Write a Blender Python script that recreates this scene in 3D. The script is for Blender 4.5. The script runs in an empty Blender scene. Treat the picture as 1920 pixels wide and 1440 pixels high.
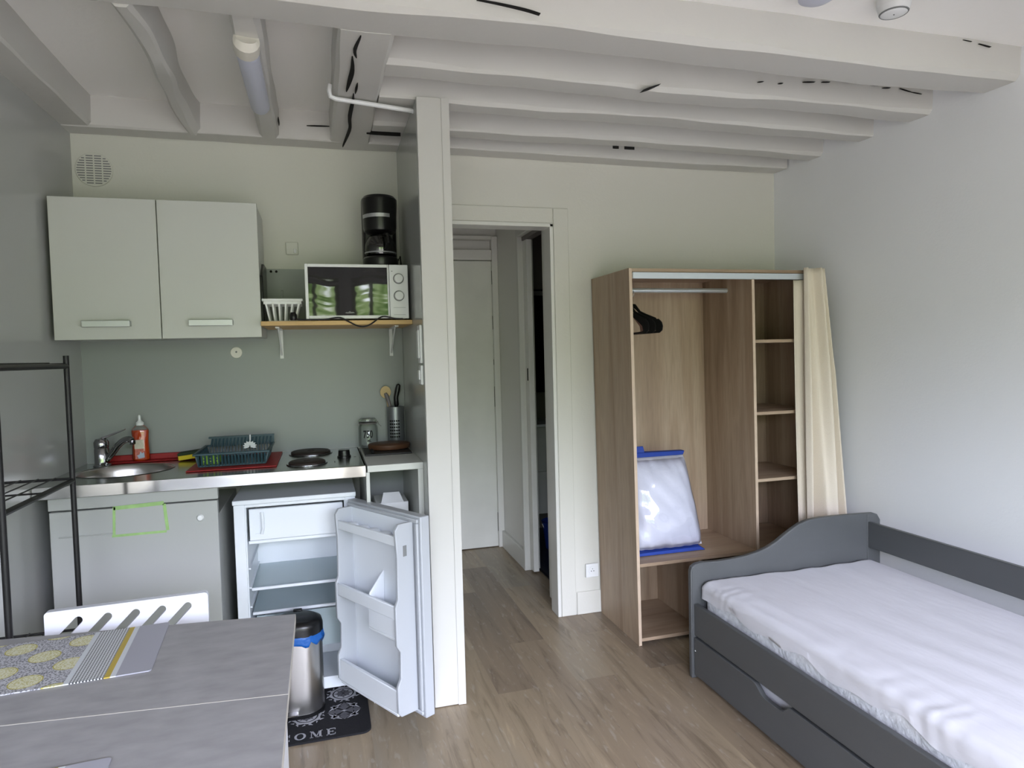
import bpy, bmesh, math, random
from mathutils import Vector, Matrix
random.seed(7)
C = bpy.context.scene.collection
sc = bpy.context.scene

# ------------------------------------------------------------------ camera
CAM = (0.0, 0.0, 1.43)
YAW, PITCH, ROLL, FPX = math.radians(15.82774375), math.radians(2.51445729), math.radians(-1.46557087), 1247.708
cy, sy, cp, sp = math.cos(YAW), math.sin(YAW), math.cos(PITCH), math.sin(PITCH)
fwd = Vector((sy*cp, cy*cp, -sp)); rt = Vector((cy, -sy, 0)); up = rt.cross(fwd)
r2 = rt*math.cos(ROLL) + up*math.sin(ROLL); u2 = -rt*math.sin(ROLL) + up*math.cos(ROLL)
cam = bpy.data.cameras.new('camera'); cam_o = bpy.data.objects.new('camera', cam); C.objects.link(cam_o)
m = Matrix((r2, u2, -fwd)).transposed().to_4x4(); m.translation = Vector(CAM)
cam_o.matrix_world = m
cam.sensor_fit = 'HORIZONTAL'; cam.sensor_width = 36.0; cam.lens = FPX/1920*36.0
cam.clip_start = 0.02; cam.clip_end = 200
sc.camera = cam_o

# ------------------------------------------------------------------ exposure, world, daylight
sc.view_settings.view_transform = 'Standard'; sc.view_settings.look = 'None'
sc.view_settings.gamma = 1.0; sc.view_settings.use_curve_mapping = False
sc.view_settings.exposure = 0.0
WORLD_STRENGTH = 10.9
w = bpy.data.worlds.new('garden_daylight'); sc.world = w; w.use_nodes = True
nt = w.node_tree; nt.nodes.clear()
def N(nt, t, **k):
    n = nt.nodes.new(t)
    for a, b in k.items():
        if a in n.inputs.keys() if isinstance(a, str) else False: n.inputs[a].default_value = b
        else: setattr(n, a, b)
    return n
def ramp(nt, stops, interp='LINEAR'):
    n = nt.nodes.new('ShaderNodeValToRGB'); cr = n.color_ramp; cr.interpolation = interp
    while len(cr.elements) < len(stops): cr.elements.new(0.5)
    for e, (p, c) in zip(cr.elements, stops): e.position = p; e.color = tuple(c)+(1,) if len(c) == 3 else c
    return n
def world_nodes():
    L = nt.links
    out = N(nt, 'ShaderNodeOutputWorld'); bg = N(nt, 'ShaderNodeBackground'); bg.inputs['Strength'].default_value = WORLD_STRENGTH
    tc = N(nt, 'ShaderNodeTexCoord'); sep = N(nt, 'ShaderNodeSeparateXYZ'); L.new(tc.outputs['Generated'], sep.inputs[0])
    n1 = N(nt, 'ShaderNodeTexNoise'); n1.inputs['Scale'].default_value = 26; n1.inputs['Detail'].default_value = 8; n1.inputs['Roughness'].default_value = .65
    L.new(tc.outputs['Generated'], n1.inputs['Vector'])
    leaf = ramp(nt, [(.36, (.04, .055, .03)), (.45, (.13, .22, .07)), (.55, (.36, .48, .21)), (.63, (.85, .92, .75))])
    L.new(n1.outputs['Fac'], leaf.inputs[0])
    # trees stand up to about 30 degrees; open sky over them
    add = N(nt, 'ShaderNodeMath', operation='MULTIPLY_ADD'); add.inputs[1].default_value = .4
    L.new(n1.outputs['Fac'], add.inputs[0]); L.new(sep.outputs['Z'], add.inputs[2])
    skyf = ramp(nt, [(.32, (0, 0, 0)), (.44, (1, 1, 1))]); L.new(add.outputs[0], skyf.inputs[0])
    mix = N(nt, 'ShaderNodeMixRGB'); mix.inputs[2].default_value = (3.2, 3.27, 4.05, 1)
    L.new(skyf.outputs[0], mix.inputs[0]); L.new(leaf.outputs[0], mix.inputs[1])
    gf = ramp(nt, [(.44, (1, 1, 1)), (.49, (0, 0, 0))]); gm = N(nt, 'ShaderNodeMath', operation='MULTIPLY_ADD'); gm.inputs[1].default_value = .5; gm.inputs[2].default_value = .5
    L.new(sep.outputs['Z'], gm.inputs[0]); L.new(gm.outputs[0], gf.inputs[0])
    mg = N(nt, 'ShaderNodeMixRGB'); mg.inputs[2].default_value = (.40, .38, .36, 1); L.new(gf.outputs[0], mg.inputs[0]); L.new(mix.outputs[0], mg.inputs[1])
    L.new(mg.outputs[0], bg.inputs['Color']); L.new(bg.outputs[0], out.inputs[0])
world_nodes()
WINS = [(-1.10, 0.21), (0.34, 1.46), (1.60, 2.66)]     # x ranges of the three windows behind the camera
WZ0, WZ1, WY = 0.10, 2.32, -1.8
for a, b in WINS:
    ld = bpy.data.lights.new('window_portal', 'AREA'); ld.shape = 'RECTANGLE'; ld.size = b-a; ld.size_y = WZ1-WZ0
    ld.cycles.is_portal = True
    lo = bpy.data.objects.new('window_portal', ld); C.objects.link(lo)
    lo.location = ((a+b)/2, WY-.12, (WZ0+WZ1)/2); lo.rotation_euler = (math.radians(90), 0, 0)

# ------------------------------------------------------------------ helpers
def lin(c): return tuple(((v/255)/12.92 if v/255 <= .04045 else ((v/255+.055)/1.055)**2.4) for v in c)
def mat(name, rgb, rough=.5, metal=0, noise=0, nscale=8, bump=0, bscale=60, stretch=(1,1,1), coat=0, spec=.5, trans=0, ior=1.45, emit=None):
    m = bpy.data.materials.new(name); m.use_nodes = True; t = m.node_tree; L = t.links
    p = t.nodes['Principled BSDF']; c = lin(rgb)
    p.inputs['Base Color'].default_value = c+(1,); p.inputs['Roughness'].default_value = rough; p.inputs['Metallic'].default_value = metal
    p.inputs['Specular IOR Level'].default_value = spec; p.inputs['Coat Weight'].default_value = coat; p.inputs['IOR'].default_value = ior
    p.inputs['Transmission Weight'].default_value = trans
    tc = t.nodes.new('ShaderNodeTexCoord'); mp = t.nodes.new('ShaderNodeMapping'); L.new(tc.outputs['Object'], mp.inputs[0]); mp.inputs['Scale'].default_value = stretch
    if noise:
        n = t.nodes.new('ShaderNodeTexNoise'); n.inputs['Scale'].default_value = nscale; n.inputs['Detail'].default_value = 6; L.new(mp.outputs[0], n.inputs['Vector'])
        r = ramp(t, [(.3, tuple(v*(1-noise) for v in c)), (.7, tuple(min(1, v*(1+noise)) for v in c))]); L.new(n.outputs['Fac'], r.inputs[0]); L.new(r.outputs[0], p.inputs['Base Color'])
    if bump:
        n = t.nodes.new('ShaderNodeTexNoise'); n.inputs['Scale'].default_value = bscale; n.inputs['Detail'].default_value = 4; L.new(mp.outputs[0], n.inputs['Vector'])
        b = t.nodes.new('ShaderNodeBump'); b.inputs['Strength'].default_value = bump; b.inputs['Distance'].default_value = .004; L.new(n.outputs['Fac'], b.inputs['Height']); L.new(b.outputs[0], p.inputs['Normal'])
    return m
def clear_film(name, tint=(1,1,1), mixf=.12, rough=.05):
    m = bpy.data.materials.new(name); m.use_nodes = True; t = m.node_tree; t.nodes.clear(); L = t.links
    o = t.nodes.new('ShaderNodeOutputMaterial'); a = t.nodes.new('ShaderNodeBsdfTransparent'); a.inputs[0].default_value = tint+(1,)
    g = t.nodes.new('ShaderNodeBsdfGlossy'); g.inputs['Roughness'].default_value = rough; x = t.nodes.new('ShaderNodeMixShader')
    lw = t.nodes.new('ShaderNodeLayerWeight'); lw.inputs[0].default_value = .25
    ma = t.nodes.new('ShaderNodeMath'); ma.operation = 'MULTIPLY_ADD'; ma.inputs[1].default_value = .6; ma.inputs[2].default_value = mixf
    L.new(lw.outputs['Fresnel'], ma.inputs[0]); L.new(ma.outputs[0], x.inputs[0]); L.new(a.outputs[0], x.inputs[1]); L.new(g.outputs[0], x.inputs[2]); L.new(x.outputs[0], o.inputs[0])
    return m

class MB:
    def __init__(s): s.v = []; s.f = []; s.M = None
    def _p(s, p):
        p = Vector(p); return tuple(s.M @ p) if s.M else tuple(p)
    def add(s, vs, fs):
        b = len(s.v); s.v += [s._p(p) for p in vs]; s.f += [tuple(b+i for i in f) for f in fs]; return s
    def box(s, x0, x1, y0, y1, z0, z1):
        return s.add([(x0,y0,z0),(x1,y0,z0),(x1,y1,z0),(x0,y1,z0),(x0,y0,z1),(x1,y0,z1),(x1,y1,z1),(x0,y1,z1)],
                     [(0,3,2,1),(4,5,6,7),(0,1,5,4),(1,2,6,5),(2,3,7,6),(3,0,4,7)])
    def hexa(s, p8): return s.add(p8, [(0,3,2,1),(4,5,6,7),(0,1,5,4),(1,2,6,5),(2,3,7,6),(3,0,4,7)])
    def prism(s, poly, ax, a, b):
        def P(u, v, w): return {'x': (w,u,v), 'y': (u,w,v), 'z': (u,v,w)}[ax]
        n = len(poly); return s.add([P(u,v,a) for u,v in poly]+[P(u,v,b) for u,v in poly],
            [tuple(range(n))[::-1], tuple(range(n,2*n))]+[(i,(i+1)%n,n+(i+1)%n,n+i) for i in range(n)])
    def tube(s, pts, r, n=8, cap=True, rs=None):
        pts = [Vector(p) for p in pts]; rings = []; prev = None
        for i, p in enumerate(pts):
            t = (pts[min(i+1,len(pts)-1)]-pts[max(i-1,0)]).normalized()
            if prev is None: a = t.cross(Vector((0,0,1))) if abs(t.z) < .9 else t.cross(Vector((0,1,0)))
            else: a = prev - t*prev.dot(t)
            a.normalize(); prev = a; b = t.cross(a); rr = rs[i] if rs else r
            rings.append([p+(a*math.cos(2*math.pi*k/n)+b*math.sin(2*math.pi*k/n))*rr for k in range(n)])
        vs = [q for r_ in rings for q in r_]; fs = []
        for i in range(len(rings)-1):
            for k in range(n): fs.append((i*n+k, i*n+(k+1)%n, (i+1)*n+(k+1)%n, (i+1)*n+k))
        if cap: fs += [tuple(range(n))[::-1], tuple(range((len(rings)-1)*n, len(rings)*n))]
        return s.add(vs, fs)
    def lathe(s, prof, c, n=32, sx=1, sy=1, cap=True):
        vs = []; fs = []
        for r, z in prof:
            for k in range(n):
                a = 2*math.pi*k/n; vs.append((c[0]+r*sx*math.cos(a), c[1]+r*sy*math.sin(a), c[2]+z))
        for i in range(len(prof)-1):
            for k in range(n): fs.append((i*n+k, i*n+(k+1)%n, (i+1)*n+(k+1)%n, (i+1)*n+k))
        if cap: fs += [tuple(range(n))[::-1], tuple(range((len(prof)-1)*n, len(prof)*n))]
        return s.add(vs, fs)
    def grid(s, fn, nu, nv):
        vs = [fn(i/nu, j/nv) for j in range(nv+1) for i in range(nu+1)]
        return s.add(vs, [(j*(nu+1)+i, j*(nu+1)+i+1, (j+1)*(nu+1)+i+1, (j+1)*(nu+1)+i) for j in range(nv) for i in range(nu)])
    def disc(s, c, r, ax='z', n=24, h=.002, rx=None, ry=None):
        poly = [(c[0]+(rx or r)*math.cos(2*math.pi*k/n), c[1]+(ry or r)*math.sin(2*math.pi*k/n)) for k in range(n)]
        return s.prism(poly, ax, c[2], c[2]+h)
def prj(c2, w): return (c2[0], c2[1], w)
OFF = {}
def link(name, data, parent=None, off=None):
    o = bpy.data.objects.new(name, data); C.objects.link(o)
    if parent is not None: o.parent = parent; OFF[o.name] = OFF[parent.name]
    return o
def obj(name, mb, m, parent=None, bev=0, smooth=True, sub=0, solid=0, seg=2, ang=35):
    """mb is in world coordinates; parts are stored relative to the base of their thing"""
    if parent is not None: off = OFF[parent.name]
    else:
        xs = [v[0] for v in mb.v]; ys = [v[1] for v in mb.v]; zs = [v[2] for v in mb.v]
        off = Vector(((min(xs)+max(xs))/2, (min(ys)+max(ys))/2, min(zs)))
    me = bpy.data.meshes.new(name); me.from_pydata([tuple(Vector(v)-off) for v in mb.v], [], mb.f); me.update()
    b = bmesh.new(); b.from_mesh(me); bmesh.ops.recalc_face_normals(b, faces=b.faces); b.to_mesh(me); b.free()
    me.materials.append(m)
    o = link(name, me, parent)
    if parent is None: o.location = off; OFF[o.name] = off
    if smooth: me.shade_smooth(); me.set_sharp_from_angle(angle=math.radians(ang))
    if solid: d = o.modifiers.new('solid', 'SOLIDIFY'); d.thickness = solid; d.offset = 0
    if sub: d = o.modifiers.new('sub', 'SUBSURF'); d.levels = sub; d.render_levels = sub
    if bev: d = o.modifiers.new('bevel', 'BEVEL'); d.width = bev; d.segments = seg; d.limit_method = 'ANGLE'; d.angle_limit = math.radians(40)
    return o
def thing(name, label, cat, loc, group=None):
    o = bpy.data.objects.new(name, None); o.empty_display_size = .05; C.objects.link(o); o.location = loc; OFF[o.name] = Vector(loc)
    o['label'] = label; o['category'] = cat
    if group: o['group'] = group
    return o
def tag(o, label, cat, group=None, kind=None):
    o['label'] = label; o['category'] = cat
    if group: o['group'] = group
    if kind: o['kind'] = kind
    return o
def plabel(o, t): o['label'] = t; return o
def struct(name, mb, m, parent=None, **k):
    o = obj(name, mb, m, parent, **k)
    if parent is None: o['kind'] = 'structure'
    return o
def dup(root, loc, label=None, rz=None):
    r = root.copy(); C.objects.link(r); r.location = loc
    if rz is not None: r.rotation_euler = (0, 0, rz)
    if label: r['label'] = label
    for ch in list(root.children):
        c = ch.copy(); C.objects.link(c); c.parent = r
        for g in list(ch.children):
            d = g.copy(); C.objects.link(d); d.parent = c
    return r
def B(*a): return MB().box(*a)

# ------------------------------------------------------------------ materials
def m_planks():
    m = bpy.data.materials.new('vinyl_oak_planks'); m.use_nodes = True; t = m.node_tree; L = t.links; p = t.nodes['Principled BSDF']
    tc = t.nodes.new('ShaderNodeTexCoord'); mp = t.nodes.new('ShaderNodeMapping'); L.new(tc.outputs['Object'], mp.inputs[0])
    mp.inputs['Rotation'].default_value = (0, 0, math.radians(90))
    br = t.nodes.new('ShaderNodeTexBrick'); L.new(mp.outputs[0], br.inputs['Vector'])
    br.inputs['Scale'].default_value = 1; br.inputs['Brick Width'].default_value = 1.22; br.inputs['Row Height'].default_value = .178; br.inputs['Mortar Size'].default_value = .0008
    br.offset = .37; br.inputs['Color1'].default_value = (0,0,0,1); br.inputs['Color2'].default_value = (1,1,1,1); br.inputs['Mortar'].default_value = (.45,.45,.45,1); br.inputs['Bias'].default_value = 0
    # grain follows the board
    ms = t.nodes.new('ShaderNodeMapping'); L.new(tc.outputs['Object'], ms.inputs[0]); ms.inputs['Scale'].default_value = (1, .10, 1)
    off = t.nodes.new('ShaderNodeVectorMath'); off.operation = 'MULTIPLY_ADD'; L.new(br.outputs['Color'], off.inputs[0]); off.inputs[1].default_value = (7.3, 3.1, 0); L.new(ms.outputs[0], off.inputs[2])
    n1 = t.nodes.new('ShaderNodeTexNoise'); n1.inputs['Scale'].default_value = 26; n1.inputs['Detail'].default_value = 7; n1.inputs['Roughness'].default_value = .6; n1.inputs['Distortion'].default_value = .8; L.new(off.outputs[0], n1.inputs['Vector'])
    n2 = t.nodes.new('ShaderNodeTexNoise'); n2.inputs['Scale'].default_value = 5; n2.inputs['Detail'].default_value = 3; L.new(off.outputs[0], n2.inputs['Vector'])
    base = ramp(t, [(0, lin((112,100,86))), (.33, lin((137,121,101))), (.66, lin((154,138,114))), (1, lin((138,131,117)))]); 
    ad = t.nodes.new('ShaderNodeMath'); ad.operation = 'MULTIPLY_ADD'; ad.inputs[1].default_value = .55; L.new(br.outputs['Color'], ad.inputs[0])
    sc2 = t.nodes.new('ShaderNodeMath'); sc2.operation = 'MULTIPLY_ADD'; sc2.inputs[1].default_value = .9; sc2.inputs[2].default_value = -.2; L.new(n2.outputs['Fac'], sc2.inputs[0]); L.new(sc2.outputs[0], ad.inputs[2]); L.new(ad.outputs[0], base.inputs[0])
    gr = ramp(t, [(.30, (.50,.48,.45)), (.46, (.95,.95,.95)), (.58, (1,1,1)), (.70, (1.28,1.28,1.25))]); L.new(n1.outputs['Fac'], gr.inputs[0])
    mu = t.nodes.new('ShaderNodeMixRGB'); mu.blend_type = 'MULTIPLY'; mu.inputs[0].default_value = .8; L.new(base.outputs[0], mu.inputs[1]); L.new(gr.outputs[0], mu.inputs[2])
    # pale limed flecks
    n3 = t.nodes.new('ShaderNodeTexNoise'); n3.inputs['Scale'].default_value = 60; n3.inputs['Detail'].default_value = 5; n3.inputs['Distortion'].default_value = .5
    m3 = t.nodes.new('ShaderNodeMapping'); L.new(tc.outputs['Object'], m3.inputs[0]); m3.inputs['Scale'].default_value = (1,.25,1); L.new(m3.outputs[0], n3.inputs['Vector'])
    fk = ramp(t, [(.60, (0,0,0)), (.70, (.26,.26,.26))]); L.new(n3.outputs['Fac'], fk.inputs[0])
    mf = t.nodes.new('ShaderNodeMixRGB'); mf.inputs[2].default_value = lin((186,182,172))+(1,); L.new(fk.outputs[0], mf.inputs[0]); L.new(mu.outputs[0], mf.inputs[1])
    L.new(mf.outputs[0], p.inputs['Base Color']); p.inputs['Roughness'].default_value = .38
    bp = t.nodes.new('ShaderNodeBump'); bp.inputs['Strength'].default_value = .15; bp.inputs['Distance'].default_value = .002; L.new(n1.outputs['Fac'], bp.inputs['Height']); L.new(bp.outputs[0], p.inputs['Normal'])
    return m
def m_oak(name, axis='z', tint=1.0):
    m = bpy.data.materials.new(name); m.use_nodes = True; t = m.node_tree; L = t.links; p = t.nodes['Principled BSDF']
    tc = t.nodes.new('ShaderNodeTexCoord'); mp = t.nodes.new('ShaderNodeMapping'); L.new(tc.outputs['Object'], mp.inputs[0])
    s = [1.0, 1.0, 1.0]; s['xyz'.index(axis)] = .07; mp.inputs['Scale'].default_value = s
    n = t.nodes.new('ShaderNodeTexNoise'); n.inputs['Scale'].default_value = 9; n.inputs['Detail'].default_value = 6; n.inputs['Distortion'].default_value = .6; L.new(mp.outputs[0], n.inputs['Vector'])
    k = lambda c: tuple(v*tint for v in lin(c))
    r = ramp(t, [(.28, k((148,124,102))), (.45, k((176,152,127))), (.60, k((190,168,143))), (.75, k((166,143,120)))]); L.new(n.outputs['Fac'], r.inputs[0])
    n2 = t.nodes.new('ShaderNodeTexNoise'); n2.inputs['Scale'].default_value = 120; n2.inputs['Detail'].default_value = 3; L.new(mp.outputs[0], n2.inputs['Vector'])
    r2_ = ramp(t, [(.35, (.88,.88,.88)), (.6, (1,1,1))]); L.new(n2.outputs['Fac'], r2_.inputs[0])
    x = t.nodes.new('ShaderNodeMixRGB'); x.blend_type = 'MULTIPLY'; x.inputs[0].default_value = 1; L.new(r.outputs[0], x.inputs[1]); L.new(r2_.outputs[0], x.inputs[2])
    L.new(x.outputs[0], p.inputs['Base Color']); p.inputs['Roughness'].default_value = .5
    return m
def m_placemat(name, x0):
    """printed mat: yellow and grey roundels, then a black and white knot band, a mustard stripe and a plain grey end"""
    m = bpy.data.materials.new(name); m.use_nodes = True; t = m.node_tree; L = t.links; p = t.nodes['Principled BSDF']
    tc = t.nodes.new('ShaderNodeTexCoord'); sep = t.nodes.new('ShaderNodeSeparateXYZ'); L.new(tc.outputs['Object'], sep.inputs[0])
    def M(op, a, b=None, c=None):
        n = t.nodes.new('ShaderNodeMath'); n.operation = op
        for i, v in enumerate((a, b, c)):
            if v is None: continue
            if isinstance(v, (int, float)): n.inputs[i].default_value = v
            else: L.new(v, n.inputs[i])
        return n.outputs[0]
    X, Y = sep.outputs[0], sep.outputs[1]
    def mixc(f, a, b):
        n = t.nodes.new('ShaderNodeMixRGB')
        if isinstance(f, (int, float)): n.inputs[0].default_value = f
        else: L.new(f, n.inputs[0])
        for i, v in ((1, a), (2, b)):
            if isinstance(v, tuple): n.inputs[i].default_value = v+(1,)
            else: L.new(v, n.inputs[i])
        return n.outputs[0]
    # roundels on a checkerboard of 62 mm cells
    S = .066
    u = M('DIVIDE', X, S); v = M('DIVIDE', Y, S)
    fu = M('SUBTRACT', M('FRACT', u), .5); fv = M('SUBTRACT', M('FRACT', v), .5)
    r = M('SQRT', M('ADD', M('MULTIPLY', fu, fu), M('MULTIPLY', fv, fv)))
    par = M('MODULO', M('ABSOLUTE', M('ADD', M('FLOOR', u), M('FLOOR', v))), 2)
    inside = M('LESS_THAN', r, .49)
    vor = t.nodes.new('ShaderNodeTexVoronoi'); vor.inputs['Scale'].default_value = 210; L.new(tc.outputs['Object'], vor.inputs['Vector'])
    speck = M('GREATER_THAN', vor.outputs['Distance'], .45)
    petal = M('GREATER_THAN', M('SINE', M('MULTIPLY', r, 60)), .5)
    yel = mixc(M('MULTIPLY', speck, .7), mixc(M('MULTIPLY', petal, .35), lin((196,190,120)), lin((228,226,196))), lin((232,232,214)))
    gry = mixc(speck, lin((118,118,124)), lin((196,196,202)))
    rim = mixc(M('GREATER_THAN', r, .45), yel, lin((190,180,84)))
    cell = mixc(par, gry, mixc(inside, gry, rim))
    # knot band
    a = M('SINE', M('MULTIPLY', M('ADD', X, Y), 2*math.pi/.0125)); b = M('SINE', M('MULTIPLY', M('SUBTRACT', X, Y), 2*math.pi/.0125))
    kn = M('GREATER_THAN', M('MULTIPLY', a, b), .12); band = mixc(kn, lin((222,224,226)), lin((62,64,68)))
    white = lin((214,218,222)); mus = lin((190,166,72)); plain = lin((168,168,178))
    col = cell
    for x, c in ((.047, white), (.058, band), (.123, mus), (.135, white), (.146, plain)):
        col = mixc(M('GREATER_THAN', X, x), col, c)
    L.new(col, p.inputs['Base Color']); p.inputs['Roughness'].default_value = .35
    return m
M_ = {}
M_['floor'] = m_planks()
M_['ceil'] = mat('white_ceiling_paint', (246,245,241), .7, bump=.3, bscale=30)
M_['beam'] = mat('white_painted_beam', (202,201,196), .5, bump=.9, bscale=9, stretch=(1,1,1))
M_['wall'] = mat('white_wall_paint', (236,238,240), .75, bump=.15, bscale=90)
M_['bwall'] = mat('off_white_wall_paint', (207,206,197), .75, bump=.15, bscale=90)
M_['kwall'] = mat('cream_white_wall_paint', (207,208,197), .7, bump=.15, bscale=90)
M_['panel'] = mat('gloss_pale_grey_panel', (178,180,177), .18, spec=.5)
M_['gpanel'] = mat('grey_green_splash_panel', (146,151,147), .34, spec=.4)
M_['hall'] = mat('hall_white_paint', (226,225,220), .7, bump=.2, bscale=40)
M_['trim'] = mat('white_gloss_trim', (212,212,206), .35, bump=.1, bscale=20)
M_['post'] = mat('white_satin_board', (196,195,190), .6, spec=.3)
M_['pvc'] = mat('white_plastic', (228,230,230), .35)
M_['cream'] = mat('aged_cream_plastic', (222,219,208), .4)
M_['dark'] = mat('dark_gap', (14,13,12), .9)
M_['door'] = mat('old_white_door_paint', (228,228,222), .5, noise=.04, nscale=5, bump=.3, bscale=12)
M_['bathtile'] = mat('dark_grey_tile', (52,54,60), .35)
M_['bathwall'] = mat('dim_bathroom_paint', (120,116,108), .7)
M_['lam'] = mat('white_kitchen_laminate', (198,200,194), .4)
M_['dwash'] = mat('dull_white_appliance', (168,170,167), .4)
M_['alu'] = mat('brushed_aluminium', (196,198,200), .5, 1, bump=.05, bscale=200, stretch=(.05,1,1))
M_['steel'] = mat('polished_steel', (208,208,206), .10, 1)
M_['bsteel'] = mat('brushed_steel', (190,188,184), .28, 1, bump=.05, bscale=300, stretch=(1,1,.03))
M_['topsteel'] = mat('satin_worktop_steel', (186,190,186), .22, 1)
M_['chrome'] = mat('chrome', (158,158,162), .08, 1)
M_['black'] = mat('black_plastic', (16,16,17), .28)
M_['blackglass'] = mat('black_oven_glass', (5,5,6), .03, spec=.75)
M_['blackmetal'] = mat('black_powder_coat', (22,21,22), .45)
M_['velvet'] = mat('black_velvet', (10,10,11), .95)
M_['pine'] = mat('pine_board', (205,170,115), .5, noise=.14, nscale=14, stretch=(.12,1,1))
M_['red'] = mat('red_rubber', (150,26,26), .5)
M_['orange'] = mat('orange_soap', (214,78,30), .18, trans=.25)
M_['clear'] = clear_film('clear_plastic', mixf=.08)
M_['glass'] = clear_film('clear_glass', (.98,.995,.99), .06)
M_['wpane'] = clear_film('window_glass', (.97,.98,.98), .02, .02)
M_['labelw'] = mat('pale_label_paper', (214,206,190), .5, noise=.1, nscale=60)
M_['teal'] = mat('dark_teal_plastic', (25,58,68), .4)
M_['lime'] = mat('lime_green_plastic', (150,200,60), .5)
M_['yellow'] = mat('yellow_sponge', (212,190,50), .9, bump=.6, bscale=200)
M_['scour'] = mat('dark_green_scourer', (48,62,42), .95, bump=.6, bscale=200)
M_['greentape'] = mat('faded_green_tape', (150,186,118), .6, noise=.15, nscale=25)
M_['fridge'] = mat('fridge_white_shaded', (174,178,183), .38)  # fridge white darkened for the door, standing in for weaker light there
M_['fridge_lit'] = mat('fridge_white_lit', (226,231,236), .3)  # lighter copy of the same white, with brighter light put into the colour
M_['fglass'] = mat('frosted_shelf_glass', (206,222,226), .25); M_['fglass'].node_tree.nodes['Principled BSDF'].inputs['Alpha'].default_value = .55
M_['blue'] = mat('blue_bin_liner', (24,92,172), .35, bump=.8, bscale=40)
M_['navy'] = mat('royal_blue_fabric', (30,62,150), .6)
M_['tabletop'] = mat('grey_concrete_laminate', (157,156,157), .45, noise=.12, nscale=24, stretch=(.55,1.2,1), bump=.1, bscale=60)
M_['edge'] = mat('pale_edge_band', (196,192,184), .5)
M_['chairw'] = mat('white_lacquer', (226,229,237), .35)
M_['oak'] = m_oak('light_oak_laminate_upright', 'z', .82); M_['oakh'] = m_oak('light_oak_laminate_flat', 'x', .88)
M_['edgeoak'] = mat('oak_edge_band', (196,176,154), .5, noise=.06, nscale=20)
M_['curtain'] = mat('ecru_cotton', (222,211,194), .9, bump=.4, bscale=260)
M_['bed'] = mat('anthracite_bed_paint', (82,84,85), .38, noise=.04, nscale=8, bump=.12, bscale=40, stretch=(1,.2,1))
M_['sheet'] = mat('white_cotton_sheet', (216,216,223), .85, bump=1.0, bscale=15, stretch=(1,.4,1))
M_['quilt'] = mat('grey_white_quilting', (222,224,230), .9, noise=.18, nscale=38, bump=.9, bscale=70)
M_['pillowm'] = mat('white_pillow_in_film', (206,207,216), .45, bump=1.0, bscale=13, coat=.3)
M_['matblk'] = mat('black_doormat_pile', (22,22,26), .95, bump=.6, bscale=400)
M_['matgry'] = mat('mid_grey_doormat_pile', (92,92,97), .95, bump=.6, bscale=400)
M_['matlt'] = mat('pale_grey_doormat_pile', (166,166,171), .95, bump=.6, bscale=400)
M_['brownwood'] = mat('dark_brown_wood', (84,55,36), .5, noise=.2, nscale=20, stretch=(.2,1,1))
M_['slate'] = mat('black_slate', (34,32,32), .55, noise=.2)
M_['ltwood'] = mat('pale_beech', (208,182,128), .5)
M_['grey'] = mat('grey_silicone', (118,112,112), .5)
M_['blush'] = mat('dusty_pink_plastic', (150,118,108), .5)
M_['lampw'] = mat('milky_diffuser', (196,200,214), .35)
M_['ink'] = mat('black_print', (18,18,18), .5)
M_['hotplate'] = mat('cast_iron_hob', (40,30,26), .6)
M_['umber'] = mat('grey_print', (120,122,122), .5)

# ------------------------------------------------------------------ structure
XL, XR, YB, ZC = -1.025, 2.576, 3.362, 2.575
struct('floor', B(-1.3, 2.98, -1.95, 4.85, -.06, 0), M_['floor'])
struct('ceiling', B(-1.3, 2.98, -1.95, 3.46, ZC, ZC+.08), M_['ceil'])
wl = MB().box(XL-.16, XL, 2.56, YB+.1, 0, 2.575); wl.box(XL-.26, XL-.14, -1.95, 2.56, 0, 2.575)
struct('wall_left', wl, M_['panel'])
def wall_x(y): return XR+.0575*(YB-y)     # the right wall opens slightly towards the windows
struct('wall_right', MB().hexa([(wall_x(p)+q, p, z) for z in (0, 2.575) for p, q in ((-1.95, 0), (-1.95, .1), (YB+.1, .1), (YB+.1, 0))]), M_['wall'])
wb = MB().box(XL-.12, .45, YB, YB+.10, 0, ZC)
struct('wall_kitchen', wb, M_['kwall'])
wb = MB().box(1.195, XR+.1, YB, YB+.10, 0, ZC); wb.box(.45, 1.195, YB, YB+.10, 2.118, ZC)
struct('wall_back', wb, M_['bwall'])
# front wall with the three windows
wf = MB(); xs = [-1.3]+[v for p in WINS for v in p]+[2.98]
for i in range(0, len(xs), 2): wf.box(xs[i], xs[i+1], WY-.1, WY, 0, ZC)
for a, b in WINS: wf.box(a, b, WY-.1, WY, WZ1, ZC); wf.box(a, b, WY-.1, WY, 0, WZ0)
struct('wall_front', wf, M_['wall'])
for i, (a, b) in enumerate(WINS):
    f = MB(); f.box(a, a+.05, WY-.08, WY-.03, WZ0, WZ1).box(b-.05, b, WY-.08, WY-.03, WZ0, WZ1).box(a+.05, b-.05, WY-.08, WY-.03, WZ0, WZ0+.06).box(a+.05, b-.05, WY-.08, WY-.03, WZ1-.06, WZ1)
    mx = (-.065, .56, (a+b)/2)[i]; f.box(mx-.02, mx+.02, WY-.08, WY-.03, WZ0+.06, WZ1-.06)
    wn = struct('window_%d' % (i+1), f, M_['trim'])
    obj('pane', B(a+.05, b-.05, WY-.057, WY-.053, WZ0+.06, WZ1-.06), M_['wpane'], wn, smooth=False)
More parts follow.
